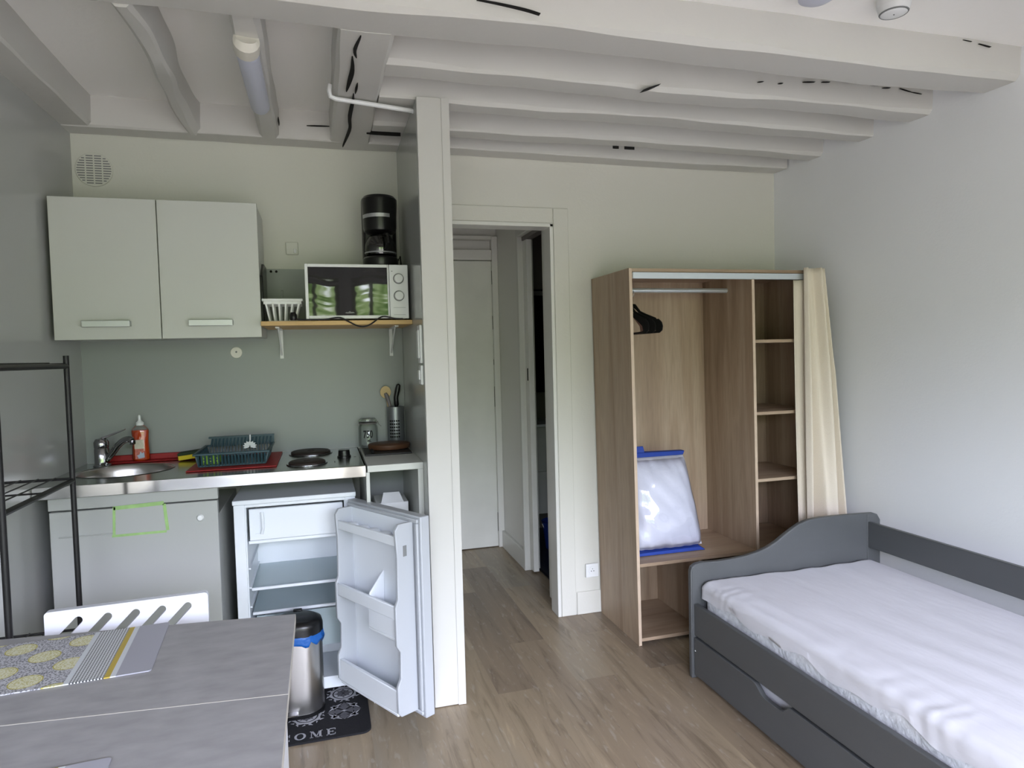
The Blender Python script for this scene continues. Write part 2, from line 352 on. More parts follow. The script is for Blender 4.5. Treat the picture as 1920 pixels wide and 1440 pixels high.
# partition between kitchen and hall
pt = MB().box(.404, .513, 2.655, YB, 0, 2.449)
pw = struct('wall_partition', pt, M_['post'])
obj('kitchen_side_panel', B(.389, .404, 2.662, YB-.001, 0, 2.445), M_['panel'], pw)
obj('end_board', B(.389, .513, 2.640, 2.655, .003, 2.449), M_['post'], pw, bev=.002)
obj('cover_strip', B(.486, .5165, 2.636, 2.640, .002, 2.447), M_['post'], pw)
obj('hall_side_board', B(.513, .518, 2.640, YB, .0, 2.449), M_['post'], pw)
# splash panel behind the counter
sp_ = struct('wall_splashback', MB().box(XL, .388, YB-.008, YB-.0005, .995, 1.864), M_['gpanel'])
sh = MB()
for x in (-.219, -.195): sh.disc((x, 1.852, YB-.0095), .006, 'y', 12, .001)
obj('screw_hole', sh, M_['dark'], sp_)
# hall behind the opening
hl = MB().box(.40, .52, YB+.10, 4.78, 0, 2.42)
struct('wall_hall_left', hl, M_['hall'])
hr = MB().box(1.262, 1.33, 4.20, 4.85, 0, 2.40); hr.box(1.262, 1.33, YB+.1, 3.66, 0, 2.40); hr.box(1.262, 1.33, 3.66, 4.2, 2.20, 2.40)
struct('wall_hall_right', hr, M_['hall'])
struct('wall_hall_end', B(.40, 1.33, 4.80, 4.9, 0, 2.42), M_['hall'])
struct('ceiling_hall', B(.40, 1.33, YB+.1, 4.9, 2.365, 2.42), M_['hall'])
d1 = struct('door_1', B(.45, 1.215, 4.765, 4.795, .006, 2.12), M_['door'], bev=.003)
fm = MB().box(.53, 1.15, 4.757, 4.766, 1.98, 2.03).box(.53, .58, 4.757, 4.766, .12, 1.98).box(1.10, 1.15, 4.757, 4.766, .12, 1.98)
fr = MB().box(1.215, 1.262, 4.745, 4.80, 0, 2.30).box(.45, 1.215, 4.745, 4.80, 2.125, 2.20).box(.45, 1.215, 4.735, 4.80, 2.27, 2.30)
struct('trim_1', fr, M_['hall'], bev=.006)
cr = MB()
for z0, z1 in ((1.95, 2.05), (1.62, 1.72), (1.05, 1.20), (.12, .26), (1.36, 1.40)): cr.box(1.2145, 1.2175, 4.756, 4.767, z0, z1)
obj('door_gap', cr, M_['dark'], d1)
# hall baseboard
struct('baseboard_hall', B(1.240, 1.262, 4.205, 4.745, 0, .125), M_['trim'], bev=.003)
# sliding bathroom door frame
jb = MB().box(1.238, 1.345, 4.165, 4.205, 0, 2.25); jb.box(1.236, 1.345, 3.625, 3.665, 0, 2.25)
struct('trim_2', jb, M_['trim'], bev=.004)
tk = struct('trim_3', B(1.236, 1.345, 3.665, 4.165, 2.19, 2.25), M_['trim'], bev=.003)
obj('sliding_track', B(1.268, 1.318, 3.67, 4.16, 2.165, 2.192), M_['grey'], tk)
d2 = struct('door_2', B(1.275, 1.312, 4.085, 4.165, .012, 2.165), M_['door'], bev=.003)
obj('flush_pull', B(1.2735, 1.2755, 4.105, 4.125, 1.26, 1.34), M_['dark'], d2)
# bathroom beyond
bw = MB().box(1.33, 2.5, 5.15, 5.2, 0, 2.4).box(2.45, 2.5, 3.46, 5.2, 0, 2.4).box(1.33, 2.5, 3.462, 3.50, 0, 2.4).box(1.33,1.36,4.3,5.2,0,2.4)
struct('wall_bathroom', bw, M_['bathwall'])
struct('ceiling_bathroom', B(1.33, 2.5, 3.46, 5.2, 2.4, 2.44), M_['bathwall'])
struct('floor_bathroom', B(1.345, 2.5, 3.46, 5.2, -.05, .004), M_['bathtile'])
struct('trim_4', B(1.330, 1.345, 3.665, 4.165, 0, .006), M_['blackmetal'])
# main opening frame: inner bead, jamb, casing
jm = MB().box(1.180, 1.200, YB-.006, YB+.105, 0, 2.118)
jm.box(.518, 1.200, YB-.006, YB+.105, 2.100, 2.120)
struct('trim_5', jm, M_['trim'], bev=.003)
cs = MB().box(1.201, 1.285, YB-.007, YB, 0, 2.20); cs.box(.518, 1.2005, YB-.007, YB, 2.121, 2.20)
struct('trim_6', cs, M_['bwall'], bev=.004)
struct('baseboard_back', MB().box(1.29, 2.57, YB-.010, YB, 0, .125), M_['bwall'], bev=.004)
st = MB().box(1.206, 1.222, YB+.10, YB+.145, 0, 2.15)
struct('trim_7', st, M_['trim'], bev=.003)

# ------------------------------------------------------------------ beams
def smooth_pts(p, n=4):
    o = []
    for i in range(len(p)-1):
        a, b, c, d = Vector(p[max(i-1,0)]), Vector(p[i]), Vector(p[i+1]), Vector(p[min(i+2,len(p)-1)])
        for k in range(n):
            t = k/n; o.append(tuple(.5*((2*b)+(c-a)*t+(2*a-5*b+4*c-d)*t*t+(3*b-a-3*c+d)*t**3)))
    return o+[tuple(p[-1])]
def beam(ax, a0, a1, c0, c1, z0, z1, wob=.006, n=40, seed=0, ch=.012, drift=None):
    rnd = random.Random(seed); ph = [rnd.uniform(0, 6.28) for _ in range(8)]; mb = MB(); rings = []
    for i in range(n+1):
        t = i/n; a = a0+(a1-a0)*t; k = a*1.0
        def wv(j, s=1): return wob*s*(.6*math.sin(k*2.1*(1+.3*j)+ph[j])+.3*math.sin(k*6.7+ph[j]*2)+.18*math.sin(k*17+ph[j]*3))
        dc, dz = drift(a) if drift else (0, 0)
        L0, R0 = c0+wv(0)+dc, c1+wv(1)+dc; Z = z0+wv(2)*.9+dz; h1, h2 = ch*(1+.5*math.sin(k*5+ph[3])), ch*(1+.5*math.sin(k*4+ph[4]))
        rings.append([(a, L0-.004, z1), (a, L0, Z+h1), (a, L0+h1*.9, Z), (a, (L0+R0)/2, Z-.001), (a, R0-h2*.9, Z), (a, R0, Z+h2), (a, R0+.004, z1)])
    m = len(rings[0]); vs = [p for r in rings for p in r]
    if ax == 'y': vs = [(p[1], p[0], p[2]) for p in vs]
    fs = [(i*m+j, i*m+j+1, (i+1)*m+j+1, (i+1)*m+j) for i in range(n) for j in range(m-1)]
    fs += [(i*m+m-1, i*m, (i+1)*m, (i+1)*m+m-1) for i in range(n)]
    fs += [tuple(range(m)), tuple(range(n*m, n*m+m))[::-1]]
    return mb.add(vs, fs)
def crack(pts, wid, parent, name='crack', ax='z', dep=.0025):
    mb = MB(); n = len(pts)
    if n == 2: pts = [pts[0], tuple((a+b)/2 for a, b in zip(*pts)), pts[1]]; n = 3
    pts = smooth_pts(pts, 4); n = len(pts); P_ = [Vector(p) for p in pts]; L_ = []; R_ = []
    for i, p in enumerate(P_):
        t = (P_[min(i+1, n-1)]-P_[max(i-1, 0)]).normalized()
        nn = Vector((0,0,1)) if ax == 'z' else Vector((0,1,0)); s = t.cross(nn).normalized()
        wv = wid*math.sin(math.pi*(.06+.88*i/(n-1)))
        L_.append(p+s*wv/2); R_.append(p-s*wv/2)
    nn = Vector((0,0,1)) if ax == 'z' else Vector((0,1,0))
    ring = L_+R_[::-1]; k = len(ring)
    mb.add([tuple(q-nn*dep) for q in ring]+[tuple(q+nn*dep*3) for q in ring], [tuple(range(k)), tuple(range(k, 2*k))[::-1]]+[(i, (i+1) % k, k+(i+1) % k, k+i) for i in range(k)])
    return obj(name, mb, M_['dark'], parent, smooth=False)
ZB = 2.445
big = struct('trim_8', beam('x', -1.17, wall_x(2.07)+.03, 1.992, 2.155, ZB, 2.58, .008, 90, 1, .014), M_['beam'])
crack([(0.484,1.985,2.495),(0.561,1.985,2.490),(0.636,1.985,2.483),(0.683,1.985,2.475)], .0022, big, ax='y', dep=.006)
crack([(2.352,1.985,2.566),(2.396,1.985,2.564)], .002, big, ax='y', dep=.006); crack([(2.43,1.985,2.560),(2.491,1.985,2.554)], .002, big, ax='y', dep=.006)
def j1drift(a): return (0, .0 if a < 1.2 else -.004*math.sin((a-1.2)*2))
j1 = struct('trim_9', beam('x', .25, wall_x(2.43)+.03, 2.368, 2.49, ZB+.002, 2.58, .007, 60, 2, .012), M_['beam'])
for a, b in (((1.221,2.432),(1.296,2.461)), ((1.734,2.506),(1.761,2.510)), ((1.83,2.508),(1.853,2.511)), ((1.952,2.525),(2.01,2.530)), ((2.045,2.533),(2.085,2.536)), ((2.147,2.544),(2.224,2.544)), ((2.293,2.543),(2.341,2.544)), ((2.358,2.535),(2.398,2.538)), ((2.447,2.54),(2.511,2.529)), ((2.511,2.529),(2.568,2.525))):
    crack([(a[0],2.362,a[1]),(b[0],2.362,b[1])], .003, j1, ax='y', dep=.008)
struct('trim_10', beam('x', .25, wall_x(2.7)+.03, 2.668, 2.775, ZB+.003, 2.58, .006, 60, 3, .010), M_['beam'])
j3 = struct('trim_11', beam('x', .25, wall_x(3.03)+.03, 2.985, 3.09, ZB+.003, 2.58, .006, 60, 4, .012), M_['beam'])
crack([(.228,3.098,ZB),(.30,3.097,ZB),(.380,3.098,ZB)], .012, j3, dep=.006)
crack([(1.423,3.078,ZB),(1.455,3.076,ZB)], .005, j3, dep=.006); crack([(1.485,3.077,ZB),(1.54,3.075,ZB)], .005, j3, dep=.006)
pl = struct('trim_12', beam('x', XL, XR, 3.245, 3.361, ZB-.001, 2.58, .003, 60, 5, .006), M_['beam'])
crack([(-.031,3.239,2.505),(.071,3.239,2.509)], .004, pl, ax='y', dep=.006)
struct('trim_13', beam('y', -1.8, 3.25, XL-.12, -.915, ZB-.001, 2.58, .006, 70, 6, .012), M_['beam'])
struct('trim_14', beam('y', 2.14, 3.26, -.545, -.475, ZB, 2.58, .016, 30, 21, .018, lambda a: (.018*math.sin((a-2.1)*5.2), .01*math.sin(a*9))), M_['beam'])
bB = struct('trim_15', beam('y', 2.14, 3.26, -.238, -.150, ZB, 2.58, .008, 30, 9, .014), M_['beam'])
crack([(-.1475,3.13,2.47),(-.1475,3.14,2.50)], .006, bB, ax='y', dep=.01)
bC = struct('trim_16', beam('y', 2.14, 3.27, .078, .252, ZB-.004, 2.58, .007, 40, 10, .012), M_['beam'])
for cr_, wd in (([(0.152,2.160),(0.138,2.257),(0.146,2.315)], .011), ([(0.132,2.31),(0.137,2.413),(0.131,2.515),(0.123,2.61)], .016), ([(0.160,2.528),(0.156,2.624)], .008), ([(0.151,2.635),(0.151,2.728),(0.146,2.895),(0.152,3.047),(0.129,3.286)], .014)):
    crack([(x, y, ZB-.006) for x, y in cr_], wd, bC, dep=.008)
for i, y in enumerate((1.36, 1.03, .70, .37, .04, -.29, -.62, -.95, -1.28, -1.61)): struct('trim_%d' % (17+i), beam('x', -1.15, wall_x(y)+.03, y, y+.11, ZB+.002, 2.58, .006, 40, 30+i, .012), M_['beam'])

# ------------------------------------------------------------------ ceiling fittings
pp = MB().tube([(.066,2.668,2.476),(.062,2.668,2.452),(.066,2.670,2.432),(.085,2.672,2.426),(.24,2.705,2.426),(.392,2.735,2.424)], .009, 10)
tag(obj('conduit_pipe', pp, M_['pvc']), 'white conduit pipe crossing under the wide cracked beam to the partition', 'pipe')
sl = thing('strip_light', 'slim batten light with rounded ends fixed under the white joist above the cabinets', 'light', (-.195, 2.57, 2.39))
def capsule(mb, x, y0, y1, z, r, n=16):
    pts = []; rs = []
    for k in range(6): a = k/5*math.pi/2; pts.append((x, y0+r-r*math.cos(a), z)); rs.append(max(.001, r*math.sin(a)))
    for k in range(6): a = k/5*math.pi/2; pts.append((x, y1-r+r*math.sin(a), z)); rs.append(max(.001, r*math.cos(a)))
    return mb.tube(pts, r, n, rs=rs)
obj('diffuser', capsule(MB(), -.198, 2.315, 2.845, 2.430, .036), M_['lampw'], sl)
plabel(obj('end_cap', MB().tube([(-.192,2.262,2.437),(-.193,2.268,2.432),(-.197,2.318,2.428)], .039, 18, rs=[.030,.040,.040]), M_['cream'], sl), 'warm white end cap')
obj('base_strip', B(-.222,-.172,2.33,2.82,2.438,2.452), M_['pvc'], sl)
sd = thing('smoke_detector', 'round white smoke detector on the ceiling near the right wall', 'smoke detector', (1.86, 1.835, 2.52))
obj('base', MB().lathe([(.050,0),(.052,.018),(.052,.030)], (1.858,1.812,2.545), 32), M_['pvc'], sd)
obj('cover', MB().lathe([(.030,-.004),(.040,0),(.046,.006),(.050,.022)], (1.858,1.812,2.524), 32), M_['pvc'], sd)
obj('vent_ring', MB().lathe([(.0405,.0008),(.043,.0018),(.0445,.004)], (1.858,1.812,2.5225), 32, cap=False), M_['umber'], sd, solid=.001)
obj('indicator', MB().disc((1.856,1.810,2.518), .0022, 'z', 8, .003), M_['umber'], sd)
cl = thing('ceiling_lamp', 'white ceiling lamp at the very top edge of the view', 'light', (1.56, 1.815, 2.53))
obj('lamp_base', MB().lathe([(.05,.02),(.05,.045)], (1.56,1.815,2.53), 24), M_['pvc'], cl)
obj('lamp_shade', MB().lathe([(.01,0),(.04,.004),(.058,.014),(.060,.026)], (1.56,1.815,2.528), 24), M_['lampw'], cl)

# ------------------------------------------------------------------ wall fittings
av = thing('air_vent', 'round white slatted air vent high on the kitchen wall', 'vent', (-.937, YB-.012, 2.255))
obj('grille_plate', MB().disc((-.937,2.292,YB-.008), .074, 'y', 40, .008), M_['kwall'], av, bev=.002)
sv = MB()
for k in range(12):
    z = 2.292+(k-5.5)*.0108; hw = math.sqrt(max(0, .068**2-(z-2.292)**2))
    for a, b in ((-hw, -.036), (-.030, -.003), (.003, .030), (.036, hw)):
        a2, b2 = max(a, -hw), min(b, hw)
        if b2-a2 > .004: sv.box(-.937+a2, -.937+b2, YB-.0088, YB-.0075, z-.0022, z+.0022)
obj('slot', sv, M_['umber'], av, smooth=False)
jb_ = thing('wall_switch', 'small square white cover plate on the wall above the microwave shelf', 'switch', (-.118, YB-.02, 1.93))
obj('plate', B(-.148,-.092,YB-.012,YB,1.932,1.992), M_['kwall'], jb_, bev=.004)
obj('stud', MB().lathe([(.006,0),(.006,.018)], (-.107,YB-.014,1.940), 12), M_['pvc'], jb_)
rs_ = thing('wall_outlet', 'round cream cover disc on the grey-green splash panel', 'outlet', (-.386, YB-.02, 1.446))
obj('cover_disc', MB().disc((-.386,1.473,YB-.0155), .026, 'y', 32, .008), M_['cream'], rs_, bev=.002)
obj('centre_hole', MB().disc((-.386,1.476,YB-.0165), .0045, 'y', 12, .002), M_['umber'], rs_)
so = thing('wall_socket', 'white square wall socket low down between doorway and wardrobe', 'socket', (1.378, YB-.02, .20))
obj('plate', B(1.341,1.415,YB-.018,YB-.0095,.203,.277), M_['pvc'], so, bev=.003)
obj('socket_ring', MB().disc((1.378,.24,YB-.020), .022, 'y', 28, .003), M_['pvc'], so, bev=.0008)
obj('pin_hole', MB().disc((1.371,.238,YB-.0212), .003, 'y', 10, .002).disc((1.385,.238,YB-.0212), .003, 'y', 10, .002).disc((1.378,.250,YB-.0212), .0025, 'y', 10, .002), M_['umber'], so)
for (y0, y1, z0, z1, lb) in ((2.672, 2.745, 1.405, 1.560, 'tall white switch plate on the partition side facing the kitchen'), (2.672, 2.735, 1.318, 1.398, 'smaller white switch plate under the tall one on the partition')):
    s_ = thing('light_switch', lb, 'switch', (.38, (y0+y1)/2, z0), 'switches on the partition')
    obj('plate', B(.378,.389,y0,y1,z0,z1), M_['pvc'], s_, bev=.004)
    obj('rocker', B(.372,.379,y0+.015,y1-.015,z0+.02,z1-.02), M_['pvc'], s_, bev=.003)

# ------------------------------------------------------------------ wall cabinet
wc = thing('wall_cabinet', 'white two-door wall cabinet hanging over the sink', 'cabinet', (-.625, 3.18, 1.532))
obj('body', B(-1.004,-.248,3.020,YB-.009,1.536,2.094), M_['lam'], wc, bev=.001)
for x0, x1, hx0, hx1, zt in ((-1.006,-.6265,-.903,-.733,2.088), (-.6225,-.243,-.519,-.352,2.094)):
    d = obj('door', B(x0,x1,3.0,3.018,1.532,2.092), M_['lam'], wc, bev=.0012)
    h = MB().box(hx0,hx1,2.972,2.980,1.581,1.606); h.box(hx0,hx0+.008,2.980,3.0,1.583,1.604).box(hx1-.008,hx1,2.980,3.0,1.583,1.604)
    plabel(obj('handle', h, M_['alu'], d, bev=.0015), 'brushed metal bar handle')

# ------------------------------------------------------------------ shelf and what stands on it
ws = thing('wall_shelf', 'pine board shelf on white brackets right of the wall cabinet', 'shelf', (.07, 3.15, 1.47))
obj('board', B(-.242,.3885,2.958,YB-.010,1.577,1.596), M_['pine'], ws, bev=.0015)
for x in (-.184, .330):
    b_ = MB().box(x-.008,x+.008,YB-.024,YB-.009,1.44,1.577).box(x-.008,x+.008,3.06,YB-.02,1.571,1.577)
    b_.tube([(x,YB-.02,1.455),(x,3.14,1.573)], .004, 6)
    obj('bracket', b_, M_['pvc'], ws)
mw = thing('microwave', 'white microwave oven with dark glass door on the pine shelf', 'microwave', (.16, 3.12, 1.597))
obj('body', B(-.058,.374,2.985,3.29,1.605,1.836), M_['pvc'], mw, bev=.006)
fr_ = MB(); x0, x1, z0, z1 = -.060, .2925, 1.604, 1.838
fr_.box(x0,x0+.013,2.966,2.985,z0,z1).box(x1-.007,x1,2.966,2.985,z0,z1).box(x0+.013,x1-.007,2.966,2.985,z0,z0+.014).box(x0+.013,x1-.007,2.966,2.985,z1-.013,z1)
dr = obj('door_frame', fr_, M_['pvc'], mw, bev=.002)
def wavy(u, v):
    x = x0+.013+u*(x1-x0-.020); z = z0+.014+v*(z1-z0-.027)
    return (x, 2.9695+.00004*math.sin(z*150+1.3*math.sin(x*19)+.5*math.sin(x*53))*(.3+abs(math.sin(x*11+z*31))), z)
plabel(obj('door_glass', MB().grid(wavy, 60, 40), M_['blackglass'], dr, ang=60), 'dark reflecting glass')
lg = MB().prism([(.100,1.628),(.108,1.633),(.114,1.631),(.120,1.637),(.128,1.632),(.136,1.633),(.142,1.628),(.128,1.6265),(.112,1.6265)], 'y', 2.9672, 2.9688)
obj('emblem', lg, M_['umber'], dr, smooth=False)
obj('control_panel', B(.294,.376,2.966,2.985,1.602,1.838), M_['pvc'], mw, bev=.003)
for zz in (1.777, 1.702):
    k_ = obj('knob', MB().disc((.334,zz,2.950), .0195, 'y', 32, .016), M_['pvc'], mw, bev=.003)
    obj('knob_ring', MB().disc((.334,zz,2.9645), .0235, 'y', 32, .0012), M_['umber'], k_)
obj('panel_print', MB().box(.303,.309,2.9652,2.966,1.808,1.811).box(.310,.362,2.9655,2.966,1.650,1.651).box(.310,.362,2.9655,2.966,1.619,1.620), M_['umber'], mw, smooth=False)
for fx, fy in ((-.04,3.0),(.32,3.0),(-.04,3.23),(.32,3.23)): obj('foot', B(fx,fx+.03,fy,fy+.03,1.5965,1.605), M_['black'], mw)
cm = thing('coffee_maker', 'black filter coffee machine standing on top of the microwave', 'coffee maker', (.275, 3.13, 1.838))
obj('base', MB().lathe([(.078,0),(.080,.006),(.080,.042),(.074,.05)], (.273,3.12,1.838), 40, 1, 1.15), M_['black'], cm)
obj('column', MB().prism([(.205,3.14),(.340,3.14),(.352,3.16),(.350,3.235),(.20,3.235),(.196,3.16)], 'z', 1.86, 2.16), M_['black'], cm, bev=.008)
obj('filter_head', MB().lathe([(.055,0),(.072,.012),(.075,.03),(.076,.075),(.080,.135),(.080,.155),(.070,.168),(.02,.174)], (.275,3.125,1.995), 40, 1, 1.1), M_['black'], cm)
def arcband(c, r, a0, a1, z0, z1, n=20, sy=1.1, th=.002):
    mb = MB(); vs = []
    for i in range(n+1):
        a = a0+(a1-a0)*i/n
        for rr in (r, r+th):
            for z in (z0, z1): vs.append((c[0]+rr*math.cos(a), c[1]+rr*sy*math.sin(a), z))
    fs = []
    for i in range(n):
        k = i*4; fs += [(k,k+4,k+5,k+1),(k+2,k+3,k+7,k+6),(k+1,k+5,k+7,k+3),(k,k+2,k+6,k+4)]
    fs += [(0,1,3,2),(n*4,n*4+2,n*4+3,n*4+1)]
    return mb.add(vs, fs)
plabel(obj('trim_band', arcband((.275,3.125), .0755, math.radians(190), math.radians(300), 2.062, 2.078), M_['alu'], cm), 'silver trim band')
plabel(obj('carafe', MB().lathe([(.050,0),(.064,.006),(.070,.030),(.068,.055),(.056,.080),(.046,.094)], (.273,3.105,1.892), 36), clear_film('dark_carafe_glass', (.16,.16,.16), .10), cm), 'smoky glass jug')
obj('carafe_band', MB().lathe([(.069,.0),(.071,.006)], (.273,3.105,1.903), 36, cap=False), M_['alu'], cm, solid=.001)
obj('carafe_handle', MB().tube([(.285,3.046,1.985),(.298,3.012,1.98),(.300,3.006,1.94),(.290,3.032,1.915)], .007, 8), M_['black'], cm)
obj('power_cord', MB().tube([(.345,3.2,1.87),(.362,3.19,1.89),(.372,3.2,1.91),(.378,3.22,1.86),(.379,3.26,1.75)], .0035, 6), M_['black'], cm)
bk = thing('plastic_basket', 'white slatted plastic basket on the pine shelf left of the microwave', 'basket', (-.158, 3.09, 1.597))
def ring_taper(x0, x1, y0, y1, z, th, h):
    mb = MB(); mb.box(x0,x1,y0,y0+th,z,z+h).box(x0,x1,y1-th,y1,z,z+h).box(x0,x0+th,y0+th,y1-th,z,z+h).box(x1-th,x1,y0+th,y1-th,z,z+h); return mb
obj('rim', ring_taper(-.240,-.072,3.02,3.17,1.684,.010,.012), M_['pvc'], bk, bev=.003)
bb = MB().box(-.212,-.106,3.04,3.15,1.5965,1.602)
def bar_(mb, p, q, t): 
    return mb.hexa([(p[0]-t,p[1]-t,p[2]),(p[0]+t,p[1]-t,p[2]),(p[0]+t,p[1]+t,p[2]),(p[0]-t,p[1]+t,p[2]),(q[0]-t,q[1]-t,q[2]),(q[0]+t,q[1]-t,q[2]),(q[0]+t,q[1]+t,q[2]),(q[0]-t,q[1]+t,q[2])])
for k in range(6):
    u = k/5; bar_(bb, (-.210+u*.102, 3.042, 1.60), (-.226+u*.140, 3.026, 1.688), .0036); bar_(bb, (-.210+u*.102, 3.148, 1.60), (-.226+u*.140, 3.164, 1.688), .0036)
for k in range(1, 5):
    u = k/5; bar_(bb, (-.210, 3.042+u*.106, 1.60), (-.227, 3.026+u*.138, 1.688), .0036); bar_(bb, (-.108, 3.042+u*.106, 1.60), (-.085, 3.026+u*.138, 1.688), .0036)
bb.box(-.233,-.079,3.024,3.028,1.672,1.686).box(-.233,-.079,3.162,3.166,1.672,1.686)
obj('slatted_body', bb, M_['pvc'], bk)
tag(obj('clear_utensil', MB().tube([(-.165,3.11,1.604),(-.163,3.13,1.70),(-.162,3.14,1.742)], .005, 8), M_['clear']), 'thin clear plastic handle standing up in the white basket', 'utensil')
tag(obj('dark_tray', MB().prism([(3.09,1.597),(3.31,1.597),(3.31,1.865),(3.20,1.865),(3.09,1.80)], 'x', -.262, -.236), M_['black'], bev=.004), 'dark upright tray tucked between the wall cabinet and white basket', 'tray')
cd = thing('power_cable', 'black power cable with plug looping over the shelf edge before the microwave', 'cable', (.1, 2.96, 1.575))
pts = [(-.108,2.948,1.606),(-.085,2.95,1.601),(-.03,2.95,1.600),(.02,2.95,1.601),(.06,2.95,1.607),(.085,2.95,1.606),(.115,2.95,1.590),(.150,2.95,1.572),(.180,2.95,1.569),(.210,2.95,1.580),(.245,2.95,1.605),(.27,2.952,1.611),(.31,2.953,1.602),(.345,2.953,1.6)]
obj('cord', MB().tube(smooth_pts(pts), .0032, 8), M_['black'], cd)
obj('plug', MB().lathe([(.012,0),(.0155,.006),(.0155,.022),(.010,.034)], (-.111,2.944,1.597), 18), M_['black'], cd)

# ------------------------------------------------------------------ sink unit
ku = thing('sink_worktop', 'stainless steel worktop with round sink and two electric hotplates', 'worktop', (-.44, 3.06, .95))
def plate_with_hole(x0, x1, y0, y1, z, cx, cyy, rx, ry, n=64):
    mb = MB(); inner = []; outer = []
    for k in range(n):
        a = 2*math.pi*k/n; c_, s_ = math.cos(a), math.sin(a)
        inner.append((cx+rx*c_, cyy+ry*s_, z))
        tx = ((x1-cx)/c_ if c_ > 0 else (x0-cx)/c_) if abs(c_) > 1e-6 else 1e9
        ty = ((y1-cyy)/s_ if s_ > 0 else (y0-cyy)/s_) if abs(s_) > 1e-6 else 1e9
        t = min(tx, ty); outer.append((cx+t*c_, cyy+t*s_, z))
    mb.add(inner+outer, [(k, (k+1) % n, n+(k+1) % n, n+k) for k in range(n)])
    # exact corners
    for X, Y in ((x0,y0),(x1,y0),(x1,y1),(x0,y1)):
        ks = sorted(range(n), key=lambda k: (outer[k][0]-X)**2+(outer[k][1]-Y)**2)[:2]
        mb.add([outer[ks[0]], (X,Y,z), outer[ks[1]]], [(0,1,2)])
    return mb
sheet = plate_with_hole(XL+.002, .152, 2.76, YB-.010, .994, -.80, 3.065, .178, .168)
sheet.box(XL+.002, .152, 2.757, 2.762, .950, .994).box(.148,.152,2.762,YB-.010,.96,.994)
obj('steel_top', sheet, M_['topsteel'], ku, smooth=False)
obj('front_lip', B(XL+.003,.1535,2.7535,2.7572,.949,.9945), M_['steel'], ku, bev=.0015)
bw_ = MB().lathe([(.185,.0015),(.180,.001),(.174,-.006),(.170,-.03),(.160,-.12),(.13,-.142),(.03,-.147),(.001,-.147)], (-.80,3.065,.9945), 64, 1, .945, cap=False)
plabel(obj('sink_bowl', bw_, M_['bsteel'], ku, ang=60), 'round brushed sink bowl')
for cx_, cy_, r_ in ((-.078,2.915,.074), (-.068,3.225,.088)):
    hp = obj('hotplate', MB().lathe([(r_-.006,.002),(r_,.003),(r_,.010),(r_-.006,.014),(r_*.2,.014),(r_*.18,.011)], (cx_,cy_,.9945), 48), M_['hotplate'], ku)
    plabel(obj('hotplate_ring', MB().lathe([(r_+.009,.0005),(r_+.007,.004),(r_+.001,.0045)], (cx_,cy_,.9945), 48, cap=False), M_['chrome'], hp, solid=.001), 'bright ring')
kb = obj('hob_knob', MB().lathe([(.030,0),(.030,.006),(.026,.008),(.0245,.030),(.022,.033)], (.077,3.04,.9945), 32), M_['black'], ku)
obj('marking', MB().box(.118,.128,3.03,3.034,.9945,.9952).box(.033,.036,2.90,2.935,.9945,.9952), M_['ink'], ku)
ft = thing('kitchen_tap', 'chrome mixer tap at the left end of the sink', 'tap', (-.93, 3.235, .995))
obj('tap_body', MB().lathe([(.035,0),(.035,.005),(.029,.010),(.029,.075),(.027,.078),(.029,.082),(.030,.104),(.022,.118),(.008,.122)], (-.93,3.235,.995), 28), M_['chrome'], ft)
obj('spout', MB().tube(smooth_pts([(-.915,3.232,1.02),(-.885,3.215,1.050),(-.855,3.19,1.085),(-.825,3.165,1.108),(-.800,3.15,1.114),(-.790,3.145,1.108)]), .0135, 14, rs=None), M_['chrome'], ft)
obj('nozzle', MB().lathe([(.011,0),(.0125,.003),(.0125,.018)], (-.788,3.144,1.092), 20), M_['chrome'], ft)
obj('lever', MB().hexa([(-.928,3.222,1.108),(-.928,3.246,1.108),(-.832,3.222,1.148),(-.832,3.210,1.148),(-.928,3.222,1.120),(-.928,3.246,1.120),(-.830,3.224,1.154),(-.830,3.208,1.154)]), M_['chrome'], ft, bev=.002)
sb = thing('dish_soap_bottle', 'orange dish soap bottle with white cap behind the sink', 'bottle', (-.795, 3.305, .995))
obj('bottle_body', MB().lathe([(.030,0),(.036,.006),(.035,.05),(.033,.09),(.036,.128),(.034,.140),(.024,.153),(.015,.160)], (-.795,3.305,1.0), 32, 1, .62), M_['clear'], sb)
plabel(obj('soap', MB().lathe([(.028,0),(.0345,.006),(.0335,.05),(.0315,.09),(.0345,.130),(.0345,.136)], (-.795,3.305,1.001), 32, 1, .60), M_['orange'], sb), 'orange liquid')
obj('cap', MB().lathe([(.015,0),(.016,.012),(.010,.018),(.006,.024),(.006,.040),(.004,.046)], (-.795,3.305,1.158), 20), M_['pvc'], sb)
lbp = MB().box(-.815,-.778,3.2825,3.2835,1.055,1.095); lb2 = MB().box(-.814,-.780,3.2822,3.2832,1.01,1.055)
obj('front_label', lbp, M_['labelw'], sb); obj('lower_label', lb2, mat('pinkish_label', (190,110,96), .5, noise=.35, nscale=90), sb)
obj('label_splash', MB().prism([(-.800,1.012),(-.776,1.016),(-.778,1.040),(-.786,1.034),(-.792,1.044),(-.796,1.030),(-.806,1.026)], 'y', 3.2812, 3.2822), mat('pale_blue_print', (176,190,208), .5), sb, smooth=False)
tag(obj('red_mat', MB().box(-.94,-.565,3.275,3.349,.9955,1.0).box(-.94,-.565,3.325,3.349,1.0,1.024), M_['red'], bev=.003), 'long red rubber strip behind the sink under the soap bottle', 'mat')
tag(obj('drying_mat', MB().box(-.540,-.198,2.885,3.32,.9955,1.0), M_['red'], bev=.0015), 'flat red mat under the teal dish rack', 'mat')
sg = thing('sponge', 'yellow and dark green scouring sponge on the red strip beside the dish rack', 'sponge', (-.575, 3.27, 1.0))
